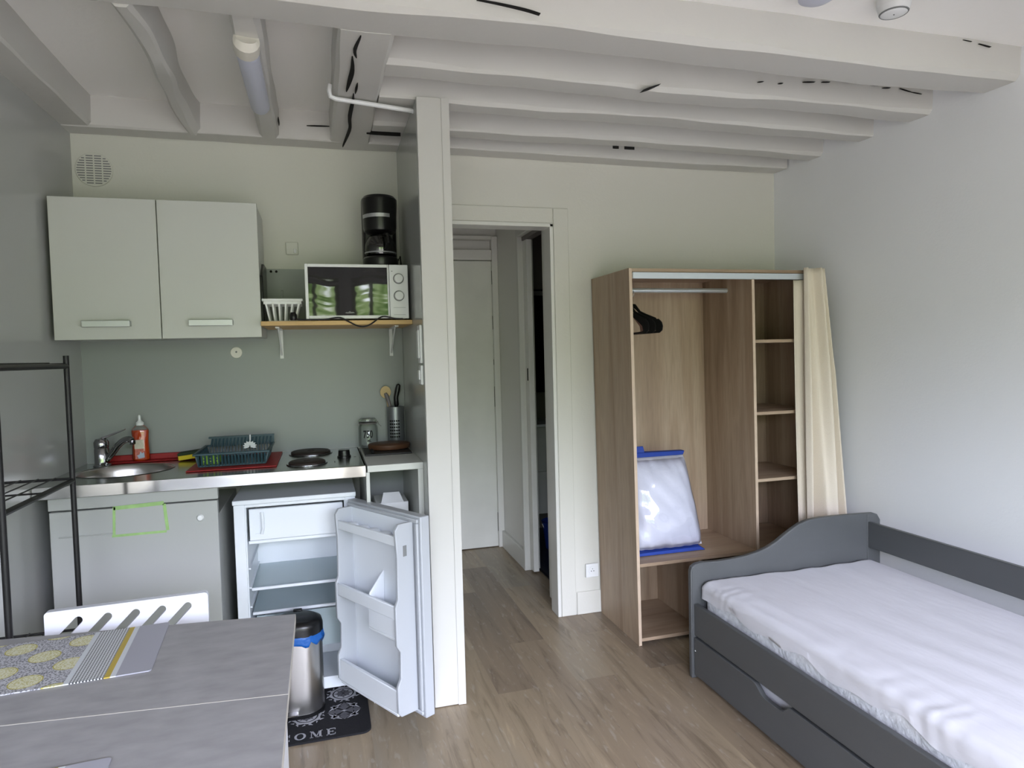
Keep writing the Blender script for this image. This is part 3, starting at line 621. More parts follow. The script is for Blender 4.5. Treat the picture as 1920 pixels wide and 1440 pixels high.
tl = Matrix.Translation((-.575,3.26,1.002)) @ Matrix.Rotation(math.radians(-6), 4, 'Y')
q_ = MB(); q_.M = tl; q_.box(-.055,.055,-.035,.035,.002,.022); obj('foam', q_, M_['yellow'], sg, bev=.003)
q_ = MB(); q_.M = tl; q_.box(-.056,.056,-.036,.036,.022,.034); obj('scourer', q_, M_['scour'], sg, bev=.002)
# dish rack
rk = thing('dish_rack', 'dark teal plastic dish rack on the red mat beside the sink', 'dish rack', (-.37, 3.08, 1.0))
def slat_wall(mb, p0, p1, z0, z1, out, n, t=.003):
    """vertical bars between p0 and p1 leaning outward, with a base strip and a top rail"""
    p0, p1, out = Vector(p0), Vector(p1), Vector(out)
    for k in range(n+1):
        b = p0+(p1-p0)*k/n; q = b+out; bar_(mb, (b.x,b.y,z0), (q.x,q.y,z1), t)
base = MB().box(-.50,-.245,2.945,3.215,1.003,1.010)
slat_wall(base, (-.50,2.945), (-.245,2.945), 1.005, 1.055, (0,-.012), 20); slat_wall(base, (-.245,2.945), (-.245,3.215), 1.005, 1.055, (.012,0), 14)
slat_wall(base, (-.50,2.945), (-.50,3.215), 1.005, 1.055, (-.012,0), 14); slat_wall(base, (-.50,3.215), (-.245,3.215), 1.005, 1.055, (0,.012), 20)
obj('slatted_basket', base, M_['teal'], rk)
obj('top_rim', ring_taper(-.520,-.225,2.925,3.235,1.052,.012,.009), M_['teal'], rk, bev=.002)
bk2 = MB(); slat_wall(bk2, (-.49,3.20), (-.245,3.20), 1.055, 1.092, (.006,.015), 16, .0035); bk2.box(-.50,-.225,3.205,3.225,1.090,1.098); bk2.box(-.485,-.226,3.212,3.220,1.055,1.092)
obj('plate_rack', bk2, M_['teal'], rk)
lm = thing('cutlery_cup', 'lime green perforated cup inside the left end of the dish rack', 'cup', (-.455, 2.985, 1.011))
lmb = MB().box(-.492,-.425,2.956,3.02,1.011,1.050); obj('cup_body', lmb, M_['lime'], lm, bev=.004)
hh = MB()
for i in range(3):
    for j in range(3): hh.disc((-.480+i*.022, 1.018+j*.0125, 2.9552), .0045, 'y', 10, .002)
obj('cup_hole', hh, M_['teal'], lm)
fl = thing('flower_scrubber', 'white flower-shaped scrubber hooked on the dish rack back', 'scrubber', (-.325, 3.19, 1.03))
pe = MB()
for k in range(9):
    a = math.radians(-20+k*27.5); c_, s_ = math.cos(a), math.sin(a)
    P0 = (-.327, 1.052); pe.prism([(P0[0]+.004*c_-.004*s_, P0[1]+.004*s_+.004*c_), (P0[0]+.020*c_-.006*s_, P0[1]+.016*s_+.005*c_), (P0[0]+.030*c_, P0[1]+.024*s_), (P0[0]+.020*c_+.006*s_, P0[1]+.016*s_-.005*c_), (P0[0]+.004*c_+.004*s_, P0[1]+.004*s_-.004*c_)], 'y', 3.176+.0005*k, 3.184+.0005*k)
obj('petal_head', pe, M_['pvc'], fl)
obj('hook', MB().tube([(-.327,3.186,1.05),(-.327,3.196,1.07),(-.327,3.203,1.10)], .003, 6), M_['pvc'], fl)
# dishwasher
dw = thing('dishwasher', 'white built-under dishwasher with a green tape rectangle on its door', 'dishwasher', (-.69, 3.05, 0))
obj('body', B(-.972,-.412,2.80,3.34,.03,.838), M_['dwash'], dw, bev=.002)
obj('fascia', B(-.981,-.409,2.773,2.80,.902,.947), M_['dwash'], dw, bev=.002)
dd = obj('door', B(-.978,-.411,2.770,2.80,.10,.897), M_['dwash'], dw, bev=.003)
obj('kick_plate', B(-.965,-.42,2.815,2.83,.012,.096), M_['dwash'], dw)
obj('handle_lip', MB().prism([(-.955,.797),(-.60,.801),(-.60,.806),(-.955,.803)], 'y', 2.7665, 2.7705), M_['umber'], dd) if False else obj('handle_lip', MB().box(-.95,-.775,2.7655,2.7705,.801,.8055), M_['dwash'], dd, bev=.002)
tape = [((-.770,.800),(-.766,.8995)), ((-.766,.897),(-.600,.903)), ((-.597,.898),(-.589,.800)), ((-.595,.794),(-.775,.793))]
tp = MB()
def strip(mb, p, q, w_, y0, y1):
    p, q = Vector(p), Vector(q); d_ = (q-p).normalized(); s_ = Vector((-d_.y, d_.x))*w_/2
    return mb.prism([tuple(p+s_-d_*.002), tuple(p-s_-d_*.002), tuple(q-s_+d_*.002), tuple(q+s_+d_*.002)], 'y', y0, y1)
for (p, q), wd in zip(tape, (.009,.014,.011,.009)): strip(tp, p, q, wd, 2.7685, 2.7701)
obj('tape_rectangle', tp, M_['greentape'], dd, smooth=False)
obj('dial', MB().lathe([(.013,0),(.013,.004),(.009,.010),(.002,.011)], (0,0,0), 24), M_['pvc'], dd)
dl_ = [o for o in C.objects if o.name.startswith('dial')][-1]; dl_.rotation_euler = (math.radians(90),0,0); dl_.location = Vector((-.474,2.771,.835))-OFF[dw.name]
for v in dl_.data.vertices: v.co = v.co+OFF[dw.name]
# right open unit
ou = thing('open_unit', 'narrow white open shelf unit between the worktop and partition', 'cabinet', (.275, 3.05, 0))
obj('top', B(.160,.3885,2.76,YB-.010,.965,.992), M_['lam'], ou, bev=.001)
obj('side_panel', B(.154,.1685,2.763,YB-.012,0,.964), M_['lam'], ou, bev=.001)
obj('side_panel', B(.366,.3885,2.763,YB-.012,0,.964), M_['lam'], ou, bev=.001)
obj('back_panel', B(.1685,.366,3.33,3.34,.03,.962), M_['gpanel'], ou)
obj('shelf', B(.1685,.366,2.79,3.33,.64,.656), M_['lam'], ou); obj('shelf', B(.1685,.366,2.79,3.33,.30,.316), M_['lam'], ou)
bx = thing('white_carton', 'small white flap-topped carton inside the open unit', 'box', (.275, 3.02, .657))
obj('carton_body', B(.205,.345,2.96,3.15,.657,.79), M_['pvc'], bx, bev=.002)
obj('top_flap', MB().hexa([(.225,2.955,.79),(.325,2.955,.79),(.325,2.96,.79),(.225,2.96,.79),(.24,3.0,.828),(.31,3.0,.828),(.31,3.005,.828),(.24,3.005,.828)]), M_['pvc'], bx)
# things on the unit
tr = tag(obj('slate_tray', MB().box(.168,.378,3.03,3.34,.9925,1.001), M_['slate'], bev=.002), 'thin black slate serving tray on the open unit', 'tray')
wp = tag(obj('wooden_board', MB().lathe([(.08,0),(.094,.004),(.098,.012),(.098,.024),(.09,.028)], (.288,3.175,1.0015), 40, 1, .85), M_['brownwood']), 'dark brown oval wooden board on the slate tray', 'cutting board')
tag(obj('black_pouch', capsule(MB(), .202, 3.035, 3.10, 1.009, .0075), M_['velvet']), 'small black rolled cloth at the front of the slate tray', 'cloth')
jr = thing('glass_jar', 'clear clip-top glass jar printed 750 ML beside the hotplates', 'jar', (.200, 3.29, 1.002))
obj('jar_glass', MB().lathe([(.040,0),(.046,.006),(.046,.095),(.040,.108),(.038,.113)], (.200,3.29,1.002), 36), M_['glass'], jr)
obj('lid', MB().lathe([(.043,0),(.044,.004),(.044,.012),(.034,.022),(.004,.024)], (.200,3.29,1.120), 36), M_['glass'], jr)
plabel(obj('rubber_seal', MB().lathe([(.041,0),(.0445,.001),(.0445,.005),(.041,.006)], (.200,3.29,1.114), 36), M_['grey'], jr), 'grey rubber seal')
obj('wire_clip', MB().tube([(.246,3.28,1.125),(.251,3.27,1.11),(.262,3.265,1.10)], .0018, 6), M_['steel'], jr); obj('wire_hinge', MB().tube([(.156,3.28,1.12),(.153,3.275,1.105)], .0018, 6), M_['steel'], jr)
def text_mesh(s, size, M, ext=.0005):
    cu = bpy.data.curves.new('t', 'FONT'); cu.body = s; cu.size = size; cu.extrude = ext; cu.offset = size*.028; cu.align_x = 'CENTER'; cu.resolution_u = 3
    o = bpy.data.objects.new('t', cu); C.objects.link(o); bpy.context.view_layer.update()
    me = o.to_mesh(); mb = MB(); mb.M = M; mb.add([tuple(v.co) for v in me.vertices], [tuple(p.vertices) for p in me.polygons]); o.to_mesh_clear()
    bpy.data.objects.remove(o); bpy.data.curves.remove(cu); return mb
def wrap_text(s, size, c, r, z, a0, sx=.62):
    t_ = text_mesh(s, size, Matrix.Identity(4), .0004); out = MB()
    for v in t_.v:
        a = a0+(v[0]*sx)/r; out.v.append((c[0]+(r+v[2])*math.sin(a), c[1]-(r+v[2])*math.cos(a), z+v[1]))
    out.f = t_.f; return out
obj('print_number', wrap_text('750', .050, (.200,3.29), .0466, 1.050, -.07), M_['ink'], jr, smooth=False)
obj('print_unit', wrap_text('ML', .018, (.200,3.29), .0466, 1.030, .05, .8), M_['ink'], jr, smooth=False)
ch_ = thing('cutlery_holder', 'brushed steel cutlery holder with punched holes in the corner', 'holder', (.338, 3.302, .993))
obj('cylinder', MB().lathe([(.041,0),(.042,.004),(.042,.188),(.0405,.190),(.0395,.186),(.0395,.006)], (.336,3.304,1.0015), 36, cap=False), mat('dull_steel_holder', (134,138,140), .35, .7), ch_)
ho = MB()
for j in range(6):
    for i in range(5):
        a = math.radians(-42+i*14); zz = 1.045+j*.0155; x, y = .336+.0423*math.sin(a), 3.304-.0423*math.cos(a)
        M = Matrix.Translation((x, y, zz)) @ Matrix.Rotation(a, 4, 'Z'); q_ = MB(); q_.M = M; q_.disc((0,0,-.0006), .0042, 'y', 10, .0012); ho.v, ho.f = ho.v+q_.v, ho.f+[tuple(i_+len(ho.v) for i_ in f_) for f_ in q_.f]
obj('punched_hole', ho, M_['dark'], ch_, smooth=False)
tag(obj('knife', MB().tube([(.340,3.30,1.03),(.340,3.30,1.185),(.342,3.30,1.20),(.341,3.30,1.235),(.350,3.30,1.275),(.355,3.30,1.296),(.356,3.30,1.302)], .010, 12, rs=[.002,.006,.012,.011,.013,.011,.004]), M_['black']), 'black curved knife handle standing in the steel cutlery holder', 'knife')
sp2 = thing('kitchen_spatula', 'grey handled utensil leaning left out of the steel cutlery holder', 'utensil', (.325, 3.30, 1.03))
obj('handle', MB().tube([(.330,3.305,1.03),(.310,3.305,1.20),(.296,3.305,1.245),(.290,3.305,1.258)], .009, 10, rs=[.004,.008,.010,.007]), M_['grey'], sp2)
tag(obj('wooden_spoon', MB().disc((.293,1.262,3.320), .027, 'y', 28, .006, rx=.026, ry=.030).tube([(.296,3.323,1.24),(.330,3.320,1.03)], .004, 8), M_['ltwood'], bev=.001), 'pale round wooden spoon behind the grey utensil handle', 'spoon')

# ------------------------------------------------------------------ fridge
fg = thing('mini_fridge', 'white under-counter fridge standing with its door wide open', 'fridge', (-.13, 3.10, 0))
X0, X1, Y0, Y1, Z0, Z1 = -.370, .112, 2.885, 3.34, .035, .846
sh_ = MB().box(X0,X0+.042,Y0,Y1,Z0,Z1).box(X1-.042,X1,Y0,Y1,Z0,Z1).box(X0+.042,X1-.042,Y0,Y1,Z0,.085).box(X0+.042,X1-.042,Y0,Y1,Z1-.012,Z1).box(X0+.042,X1-.042,Y1-.04,Y1,.085,Z1-.012)
obj('body', sh_, M_['fridge_lit'], fg, bev=.002)
obj('worktop', B(X0-.004,X1+.003,Y0-.005,Y1,.847,.866), M_['fridge_lit'], fg, bev=.003)
for fx, fy in ((X0+.04,Y0+.10),(X1-.04,Y0+.10),(X0+.04,Y1-.04),(X1-.04,Y1-.04)): obj('foot', MB().lathe([(.015,0),(.015,.035)], (fx,fy,0), 16), M_['black'], fg)
ln = MB(); a, b = X0+.042, X1-.042
ln.box(a,a+.004,Y0+.01,Y1-.045,.085,.833).box(b-.004,b,Y0+.01,Y1-.045,.085,.833).box(a+.004,b-.004,Y1-.048,Y1-.041,.085,.833)
for z in (.25, .33, .41, .49, .57): ln.box(a+.004,a+.012,Y0+.03,Y1-.05,z,z+.006).box(b-.012,b-.004,Y0+.03,Y1-.05,z,z+.006)
obj('inner_liner', ln, M_['fridge_lit'], fg)
fz = obj('freezer_flap', B(-.316,.060,2.915,2.932,.688,.820), M_['fridge_lit'], fg, bev=.004)
obj('flap_handle', MB().tube([(-.265,2.909,.806),(-.262,2.903,.78),(-.262,2.903,.74),(-.268,2.909,.716)], .006, 8).box(-.292,-.262,2.908,2.915,.712,.718), M_['fridge_lit'], fz)
obj('freezer_base', B(-.322,.064,2.925,3.29,.672,.686), M_['fridge_lit'], fg, bev=.003)
for z in (.478, .375):
    s_ = obj('glass_shelf', B(-.318,.064,2.94,3.29,z,z+.005), M_['fglass'], fg)
    obj('shelf_edge', B(-.318,.064,2.930,2.940,z-.004,z+.008), M_['fridge_lit'], s_, bev=.002)
cp_ = MB().box(-.305,.050,2.945,2.950,.20,.360).box(-.305,-.300,2.950,3.25,.20,.36).box(.045,.050,2.950,3.25,.20,.36).box(-.300,.045,2.950,3.25,.20,.205)
obj('crisper_drawer', cp_, M_['fglass'], fg)
obj('step_back', B(-.322,.064,3.12,3.29,.086,.19), M_['fridge_lit'], fg, bev=.01)
obj('lamp_housing', B(.035,.064,2.99,3.06,.61,.655), M_['fridge_lit'], fg, bev=.008)
# door, in its own frame: x along the door from the hinge, y out of the inner face, z up
hx, hy = .115, 2.875; dv = Vector((.495,-.869)); nv = Vector((-.869,-.495))
DM = Matrix(((dv.x,nv.x,0,hx),(dv.y,nv.y,0,hy),(0,0,1,0),(0,0,0,1)))
def D(): q = MB(); q.M = DM; return q
dr_ = obj('door', D().box(0,.495,0,.042,.085,.842), M_['fridge'], fg, bev=.004)
ga = D(); ga.box(.010,.485,.042,.052,.095,.110).box(.010,.485,.042,.052,.818,.833).box(.010,.025,.042,.052,.110,.818).box(.470,.485,.042,.052,.110,.818)
obj('door_gasket', ga, M_['fridge'], dr_, bev=.004)
prof = [(.045,.106),(.122,.108),(.135,.125),(.135,.222),(.120,.250),(.118,.350),(.134,.375),(.134,.520),(.122,.545),(.120,.70),(.126,.800),(.110,.822),(.045,.822)]
li = D()
for d0, d1 in ((.032,.046),(.440,.454)): li.prism(prof, 'x', d0, d1)
obj('liner_panel', D().box(.046,.440,.0455,.050,.110,.820), M_['fridge_lit'], dr_)
obj('liner_wall', li, M_['fridge'], dr_, bev=.003)
def rail(z0, z1, nm='bottle_rail', d0=.046, d1=.440, n0=.118, n1=.131): return obj(nm, D().box(d0,d1,n0,n1,z0,z1), M_['fridge_lit'], dr_, bev=.003)
bs = D(); bs.box(.046,.440,.050,.130,.106,.118); bs.box(.046,.440,.116,.132,.118,.205)
obj('bottle_bin', bs, M_['fridge_lit'], dr_, bev=.003)
rail(.470,.520)
mb_ = D().box(.046,.440,.050,.118,.466,.474); obj('door_shelf', mb_, M_['fridge_lit'], dr_)
sm = D().box(.255,.440,.050,.122,.385,.395).box(.255,.440,.112,.122,.395,.466).box(.255,.263,.050,.112,.395,.466).prism([(.05,.474),(.118,.474),(.118,.525),(.05,.60)], 'x', .255, .262)
obj('small_bin', sm, M_['fridge_lit'], dr_, bev=.002)
eg = D().box(.046,.440,.050,.112,.742,.752).box(.046,.440,.106,.118,.740,.775)
et = obj('egg_tray', eg, M_['fridge_lit'], dr_, bev=.002)
for k in range(5):
    q_ = D(); q_.lathe([(.030,0),(.026,.010),(.018,.013)], (.09+k*.076,.08,.752), 20); obj('egg_cup', q_, M_['fridge_lit'], et)
obj('door_sticker', D().box(.4535,.4548,.078,.094,.70,.74), M_['umber'], dr_)

# ------------------------------------------------------------------ bin and doormat
mt = thing('doormat', 'black and grey patterned doormat with white lettering in front of the fridge', 'mat', (-.17, 2.75, 0))
def rr(x0, x1, y0, y1, r, n=6):
    o = []
    for cx, cyy, a0 in ((x1-r,y1-r,0),(x0+r,y1-r,90),(x0+r,y0+r,180),(x1-r,y0+r,270)):
        for k in range(n+1): a = math.radians(a0+90*k/n); o.append((cx+r*math.cos(a), cyy+r*math.sin(a)))
    return o
obj('mat_base', MB().prism(rr(-.47,.13,2.548,2.955,.035), 'z', .0005, .008), M_['matblk'], mt, smooth=False)
def petal(mb, c, a, r0, r1, w_, z=.008, h=.0006, hook=0):
    c_, s_ = math.cos(a), math.sin(a); mid = (r0+r1)/2
    pl_ = [(r0,0),(mid,w_),(r1,hook),(mid,-w_)]
    return mb.prism([(c[0]+u*c_-v*s_, c[1]+u*s_+v*c_) for u, v in pl_], 'z', z, z+h)
def ringp(mb, c, r0, r1, n=28, z=.008, h=.0006, rip=0):
    for k in range(n):
        a0, a1 = 2*math.pi*k/n, 2*math.pi*(k+.98)/n
        s0 = 1+rip*math.sin(8*a0); s1 = 1+rip*math.sin(8*a1)
        mb.prism([(c[0]+r0*math.cos(a0),c[1]+r0*math.sin(a0)),(c[0]+r1*s0*math.cos(a0),c[1]+r1*s0*math.sin(a0)),(c[0]+r1*s1*math.cos(a1),c[1]+r1*s1*math.sin(a1)),(c[0]+r0*math.cos(a1),c[1]+r0*math.sin(a1))], 'z', z, z+h)
lt, gy = MB(), MB()
TS = .145
tiles = [(x, y) for x in (.033, .033-TS, .033-2*TS, .033-3*TS) for y in (2.875, 2.875-TS)]
for i, c in enumerate(tiles):
    if (i + i//2) % 2 == 0:
        ringp(lt, c, .045, .056, rip=.07); ringp(lt, c, .026, .039)
        for k in range(8):
            a = 2*math.pi*k/8; petal(lt, c, a+.2, .056, .073, .006, hook=.010); petal(lt, c, a-.12, .058, .070, .004, hook=-.008)
            petal(gy, c, a, .004, .038, .0055 if k % 2 else .009, z=.0085)
    else:
        for k in range(4):
            a = math.pi/2*k; petal(gy, c, a, .004, .066, .024)
            b = a+math.pi/4; cc = (c[0]+.052*math.cos(b)*1.1, c[1]+.052*math.sin(b)*1.1)
            for s in (-.95, -.45, .45, .95): petal(lt, cc, b+math.pi+s, -.014, .034, .0065, hook=.016*s)
        petal(lt, c, 0, -.012, .012, .005, z=.0087)
obj('pale_motif', lt, M_['matlt'], mt, smooth=False); obj('grey_motif', gy, M_['matgry'], mt, smooth=False)
# serif letters
def quadl(mb, pts, z=.008, h=.0007): return mb.prism(pts, 'z', z, z+h)
def glyph(mb, ch, x, y, w_, h, t=.0085, th=.0032):
    def bar(x0, y0, x1, y1): quadl(mb, [(x+x0,y+y0),(x+x1,y+y0),(x+x1,y+y1),(x+x0,y+y1)])
    def dia(xa, ya, xb, yb, wd): quadl(mb, [(x+xa,y+ya),(x+xa+wd,y+ya),(x+xb+wd,y+yb),(x+xb,y+yb)])
    def oval(gap=False):
        n = 24
        for k in range(n):
            a0, a1 = 2*math.pi*k/n, 2*math.pi*(k+1)/n
            if gap and (a0 < .7 or a0 > 2*math.pi-.85): continue
            def R(a): return ((w_/2)*math.cos(a), (h/2)*math.sin(a)), ((w_/2-t)*math.cos(a), (h/2-th)*math.sin(a))
            (o0, i0), (o1, i1) = R(a0), R(a1); cx, cyy = x+w_/2, y+h/2
            quadl(mb, [(cx+o0[0],cyy+o0[1]),(cx+o1[0],cyy+o1[1]),(cx+i1[0],cyy+i1[1]),(cx+i0[0],cyy+i0[1])])
    if ch == 'O': oval()
    if ch == 'C': oval(True); bar(w_-.004, h*.62, w_-.001, h); bar(w_-.004, 0, w_-.001, h*.25)
    if ch in 'EL':
        bar(.004, 0, .004+t, h); bar(0, 0, w_, th); bar(w_-th, 0, w_, h*.28)
        if ch == 'E': bar(0, h-th, w_, h); bar(w_-th, h*.76, w_, h); bar(.004+t, h*.48, w_*.72, h*.48+th); bar(w_*.66, h*.36, w_*.66+th, h*.64)
        else: bar(0, h-th, .016, h)
    if ch == 'M':
        bar(.003, 0, .003+th, h); bar(w_-.003-t, 0, w_-.003, h); dia(.003, h, w_*.47, 0, t*.9); dia(w_*.47, 0, w_-.003-t, h, th)
        bar(-.001, 0, .011, th*.8); bar(w_-.003-t-.003, 0, w_+.001, th*.8); bar(-.001, h-th*.8, .010, h); bar(w_-.011, h-th*.8, w_+.001, h)
    if ch == 'W':
        dia(w_*.25, 0, .002, h, t*.8); dia(w_*.27, 0, w_*.46, h, th); dia(w_*.70, 0, w_*.42, h, t*.8); dia(w_*.72, 0, w_-.005, h, th)
        bar(-.002, h-th*.8, .012, h); bar(w_-.010, h-th*.8, w_+.003, h)
tx_ = MB(); x = -.0035
for ch, wd in (('E',.034),('M',.044),('O',.042),('C',.038),('L',.034),('E',.034),('W',.054)):
    x -= wd; glyph(tx_, ch, x, 2.568, wd, .045); x -= .0155
obj('lettering', tx_, M_['matlt'], mt, smooth=False)
tb = thing('pedal_bin', 'slim brushed steel pedal bin with black lid and blue liner on the doormat', 'bin', (-.135, 2.785, .009))
bc = (-.140, 2.793)
def stad(r, L_, n=10, c=bc):   # rounded box footprint
    return rr(c[0]-r, c[0]+r, c[1]-L_, c[1]+L_, r*.8, n)
def loft(mb, secs):
    n = len(secs[0][0]); vs = [(p[0],p[1],z) for poly, z in secs for p in poly]
    fs = [(i*n+k, i*n+(k+1)%n, (i+1)*n+(k+1)%n, (i+1)*n+k) for i in range(len(secs)-1) for k in range(n)]
    return mb.add(vs, fs+[tuple(range(n))[::-1], tuple(range((len(secs)-1)*n, len(secs)*n))])
obj('steel_body', loft(MB(), [(stad(.098,.078), .024), (stad(.098,.078), .325)]), M_['bsteel'], tb)
obj('base_ring', loft(MB(), [(stad(.099,.079), .009), (stad(.099,.079), .024)]), M_['black'], tb)
lnr = MB(); n = 48
def liner(u, v):
    k = u*n; poly = stad(.101+.004*v, .088+.004*v); i = int(k) % len(poly); p = poly[int(u*(len(poly)))%len(poly)]
    return p
poly = stad(.101, .081); nP = len(poly); vs = []; fs = []
for j in range(5):
    for k, p in enumerate(poly):
        wv = .5+.5*math.sin(k*1.7)+.3*math.sin(k*3.1+1); drop = (.030+.020*wv)*(j/4); dx = (p[0]-bc[0])*(.02+.05*math.sin(k*2.3+j))*(j/4); dy = (p[1]-bc[1])*(.02+.04*math.sin(k*1.9+j))*(j/4)
        vs.append((p[0]+dx, p[1]+dy, .340-drop))
for j in range(4):
    for k in range(nP): fs.append((j*nP+k, j*nP+(k+1)%nP, (j+1)*nP+(k+1)%nP, (j+1)*nP+k))
plabel(obj('bin_liner', MB().add(vs, fs), M_['blue'], tb, solid=.0015, ang=60), 'blue plastic liner')
obj('lid', loft(MB(), [(stad(.102,.082), .335), (stad(.102,.082), .362), (stad(.096,.082), .382), (stad(.075,.062), .394), (stad(.03,.025), .398)]), M_['black'], tb, ang=60)
obj('lid_hinge', B(-.155,-.120,2.862,2.882,.36,.396), M_['black'], tb, bev=.003)
obj('pedal', MB().box(-.195,-.142,2.682,2.720,.036,.043), M_['chrome'], tb, bev=.004)

# ------------------------------------------------------------------ dining table, placemats, chair
ta = thing('dining_table', 'grey concrete-look folding table with white legs in the foreground', 'table', (-.50, 1.45, 0))
def quadslab(p4, z0, z1): return MB().hexa([(x,y,z0) for x, y in p4]+[(x,y,z1) for x, y in p4])
obj('tabletop_leaf', quadslab([(-.955,1.495),(-.0925,1.410),(-.095,1.855),(-.955,1.949)], .730, .750), M_['tabletop'], ta, bev=.001)
obj('tabletop_leaf', quadslab([(-.955,1.012),(-.0895,.926),(-.0925,1.4075),(-.955,1.4925)], .730, .750), M_['tabletop'], ta, bev=.001)
eb = MB(); 
for p, q in (((-.0928,1.4105),(-.0953,1.8545)), ((-.0898,.927),(-.0928,1.407))):
    eb.hexa([(p[0],p[1],.7305),(p[0]+.0012,p[1],.7305),(q[0]+.0012,q[1],.7305),(q[0],q[1],.7305),(p[0],p[1],.7495),(p[0]+.0012,p[1],.7495),(q[0]+.0012,q[1],.7495),(q[0],q[1],.7495)])
eb.hexa([(-.955,1.4925,.7305),(-.0925,1.4075,.7305),(-.0925,1.4105,.7305),(-.955,1.4950,.7305),(-.955,1.4925,.7503),(-.0925,1.4075,.7503),(-.0925,1.4100,.7503),(-.955,1.4950,.7503)])
obj('edge_band', eb, M_['edge'], ta, smooth=False)
obj('leg_panel', B(-.112,-.094,.96,1.375,0,.7295), M_['chairw'], ta, bev=.002)
obj('leg_panel', B(-.95,-.932,1.08,1.46,0,.7295), M_['chairw'], ta, bev=.002)
obj('rail_board', B(-.932,-.112,1.20,1.218,.60,.7295), M_['chairw'], ta, bev=.002)
gt = MB().box(-.26,-.23,1.75,1.78,.0,.7295).box(-.26,-.23,1.218,1.75,.66,.70).box(-.26,-.23,1.218,1.75,.10,.14); obj('gate_leg', gt, M_['chairw'], ta, bev=.002)
def placemat(cx, cyy, rot, name_, lbl):
    o = bpy.data.objects.new(name_, bpy.data.meshes.new(name_)); C.objects.link(o)
    q = MB(); q.prism(rr(-.215, .215, -.145, .145, .008), 'z', 0, .0025)
    o.data.from_pydata(q.v, [], q.f); o.data.update(); o.data.materials.append(M_['pm']); o.location = (cx, cyy, .7505); o.rotation_euler = (0,0,rot)
    OFF[o.name] = Vector(o.location)
    return tag(o, lbl, 'placemat', 'printed placemats on the table')
M_['pm'] = m_placemat('printed_placemat', .015)
RT = math.radians(-5.4)
PR = math.radians(4.0)
def from_corner(cx, cyy, ux, uy): return cx-ux*math.cos(PR)+uy*math.sin(PR), cyy-ux*math.sin(PR)-uy*math.cos(PR)
placemat(*from_corner(-.390, 1.613, .215, -.145), PR, 'placemat', 'patterned yellow and grey placemat lying at the far side of the table')
placemat(*from_corner(-.375, 1.274, .215, .145), PR, 'placemat', 'placemat at the bottom edge of the photo, mostly out of view')
cw = thing('dining_chair', 'white chair with diagonal slots in its backrest behind the table', 'chair', (-.548, 1.95, 0))
# backrest with true slots
def slotted(x0, x1, z0, z1, y, slots, th=.022):
    cu = bpy.data.curves.new('c', 'CURVE'); cu.dimensions = '2D'; cu.fill_mode = 'BOTH'; cu.extrude = th/2; cu.bevel_depth = .0; cu.resolution_u = 4
    def poly(pts):
        s = cu.splines.new('POLY'); s.points.add(len(pts)-1); s.use_cyclic_u = True
        for p, q in zip(s.points, pts): p.co = (q[0], q[1], 0, 1)
    poly(rr(x0, x1, z0, z1, .010, 4))
    for (ax_, az), (bx_, bz), r in slots:
        d = Vector((bx_-ax_, bz-az)); L_ = d.length; d.normalize(); n_ = Vector((-d.y, d.x)); pts = []
        a0 = math.atan2(n_.y, n_.x)
        for k in range(9): a = a0+math.pi*k/8; pts.append((ax_+r*math.cos(a), az+r*math.sin(a)))
        for k in range(9): a = a0+math.pi+math.pi*k/8; pts.append((bx_+r*math.cos(a), bz+r*math.sin(a)))
        poly(pts)
    o = bpy.data.objects.new('c', cu); C.objects.link(o); bpy.context.view_layer.update(); me = o.to_mesh()
    mb = MB(); mb.M = Matrix.Translation((0,y,0)) @ Matrix.Rotation(math.radians(90), 4, 'X')
    mb.add([tuple(v.co) for v in me.vertices], [tuple(p.vertices) for p in me.polygons]); o.to_mesh_clear(); bpy.data.objects.remove(o); bpy.data.curves.remove(cu)
    return mb
CM = Matrix.Translation((-.548,2.075,0)) @ Matrix.Rotation(math.radians(3.0), 4, 'Z')
sl_ = []
for k, (ux, uz) in enumerate(((-.123,.738),(-.052,.738),(.017,.738),(.083,.738),(.149,.738))):
    ln_ = .062 if k == 0 else .135
    sl_.append(((ux, uz-.005), (ux-ln_*.70, uz-.005-ln_*.72), .0105))
bk_ = slotted(-.203, .203, .57, .765, 0, sl_); bk_.v = [tuple(CM @ Vector(p)) for p in bk_.v]
obj('backrest', bk_, M_['chairw'], cw)
def cwp(nm, *bx_, bev=.004):
    q = MB(); q.M = CM; q.box(*bx_); return obj(nm, q, M_['chairw'], cw, bev=bev)
cwp('seat', -.205,.205,-.40,.0,.435,.460)
for sx_ in (-1, 1):
    q = MB(); q.M = CM; x_ = sx_*.185; q.box(x_-.014,x_+.014,-.010,.018,0,.62); obj('leg', q, M_['chairw'], cw, bev=.003)
    cwp('leg', x_-.014,x_+.014,-.385,-.357,0,.436)

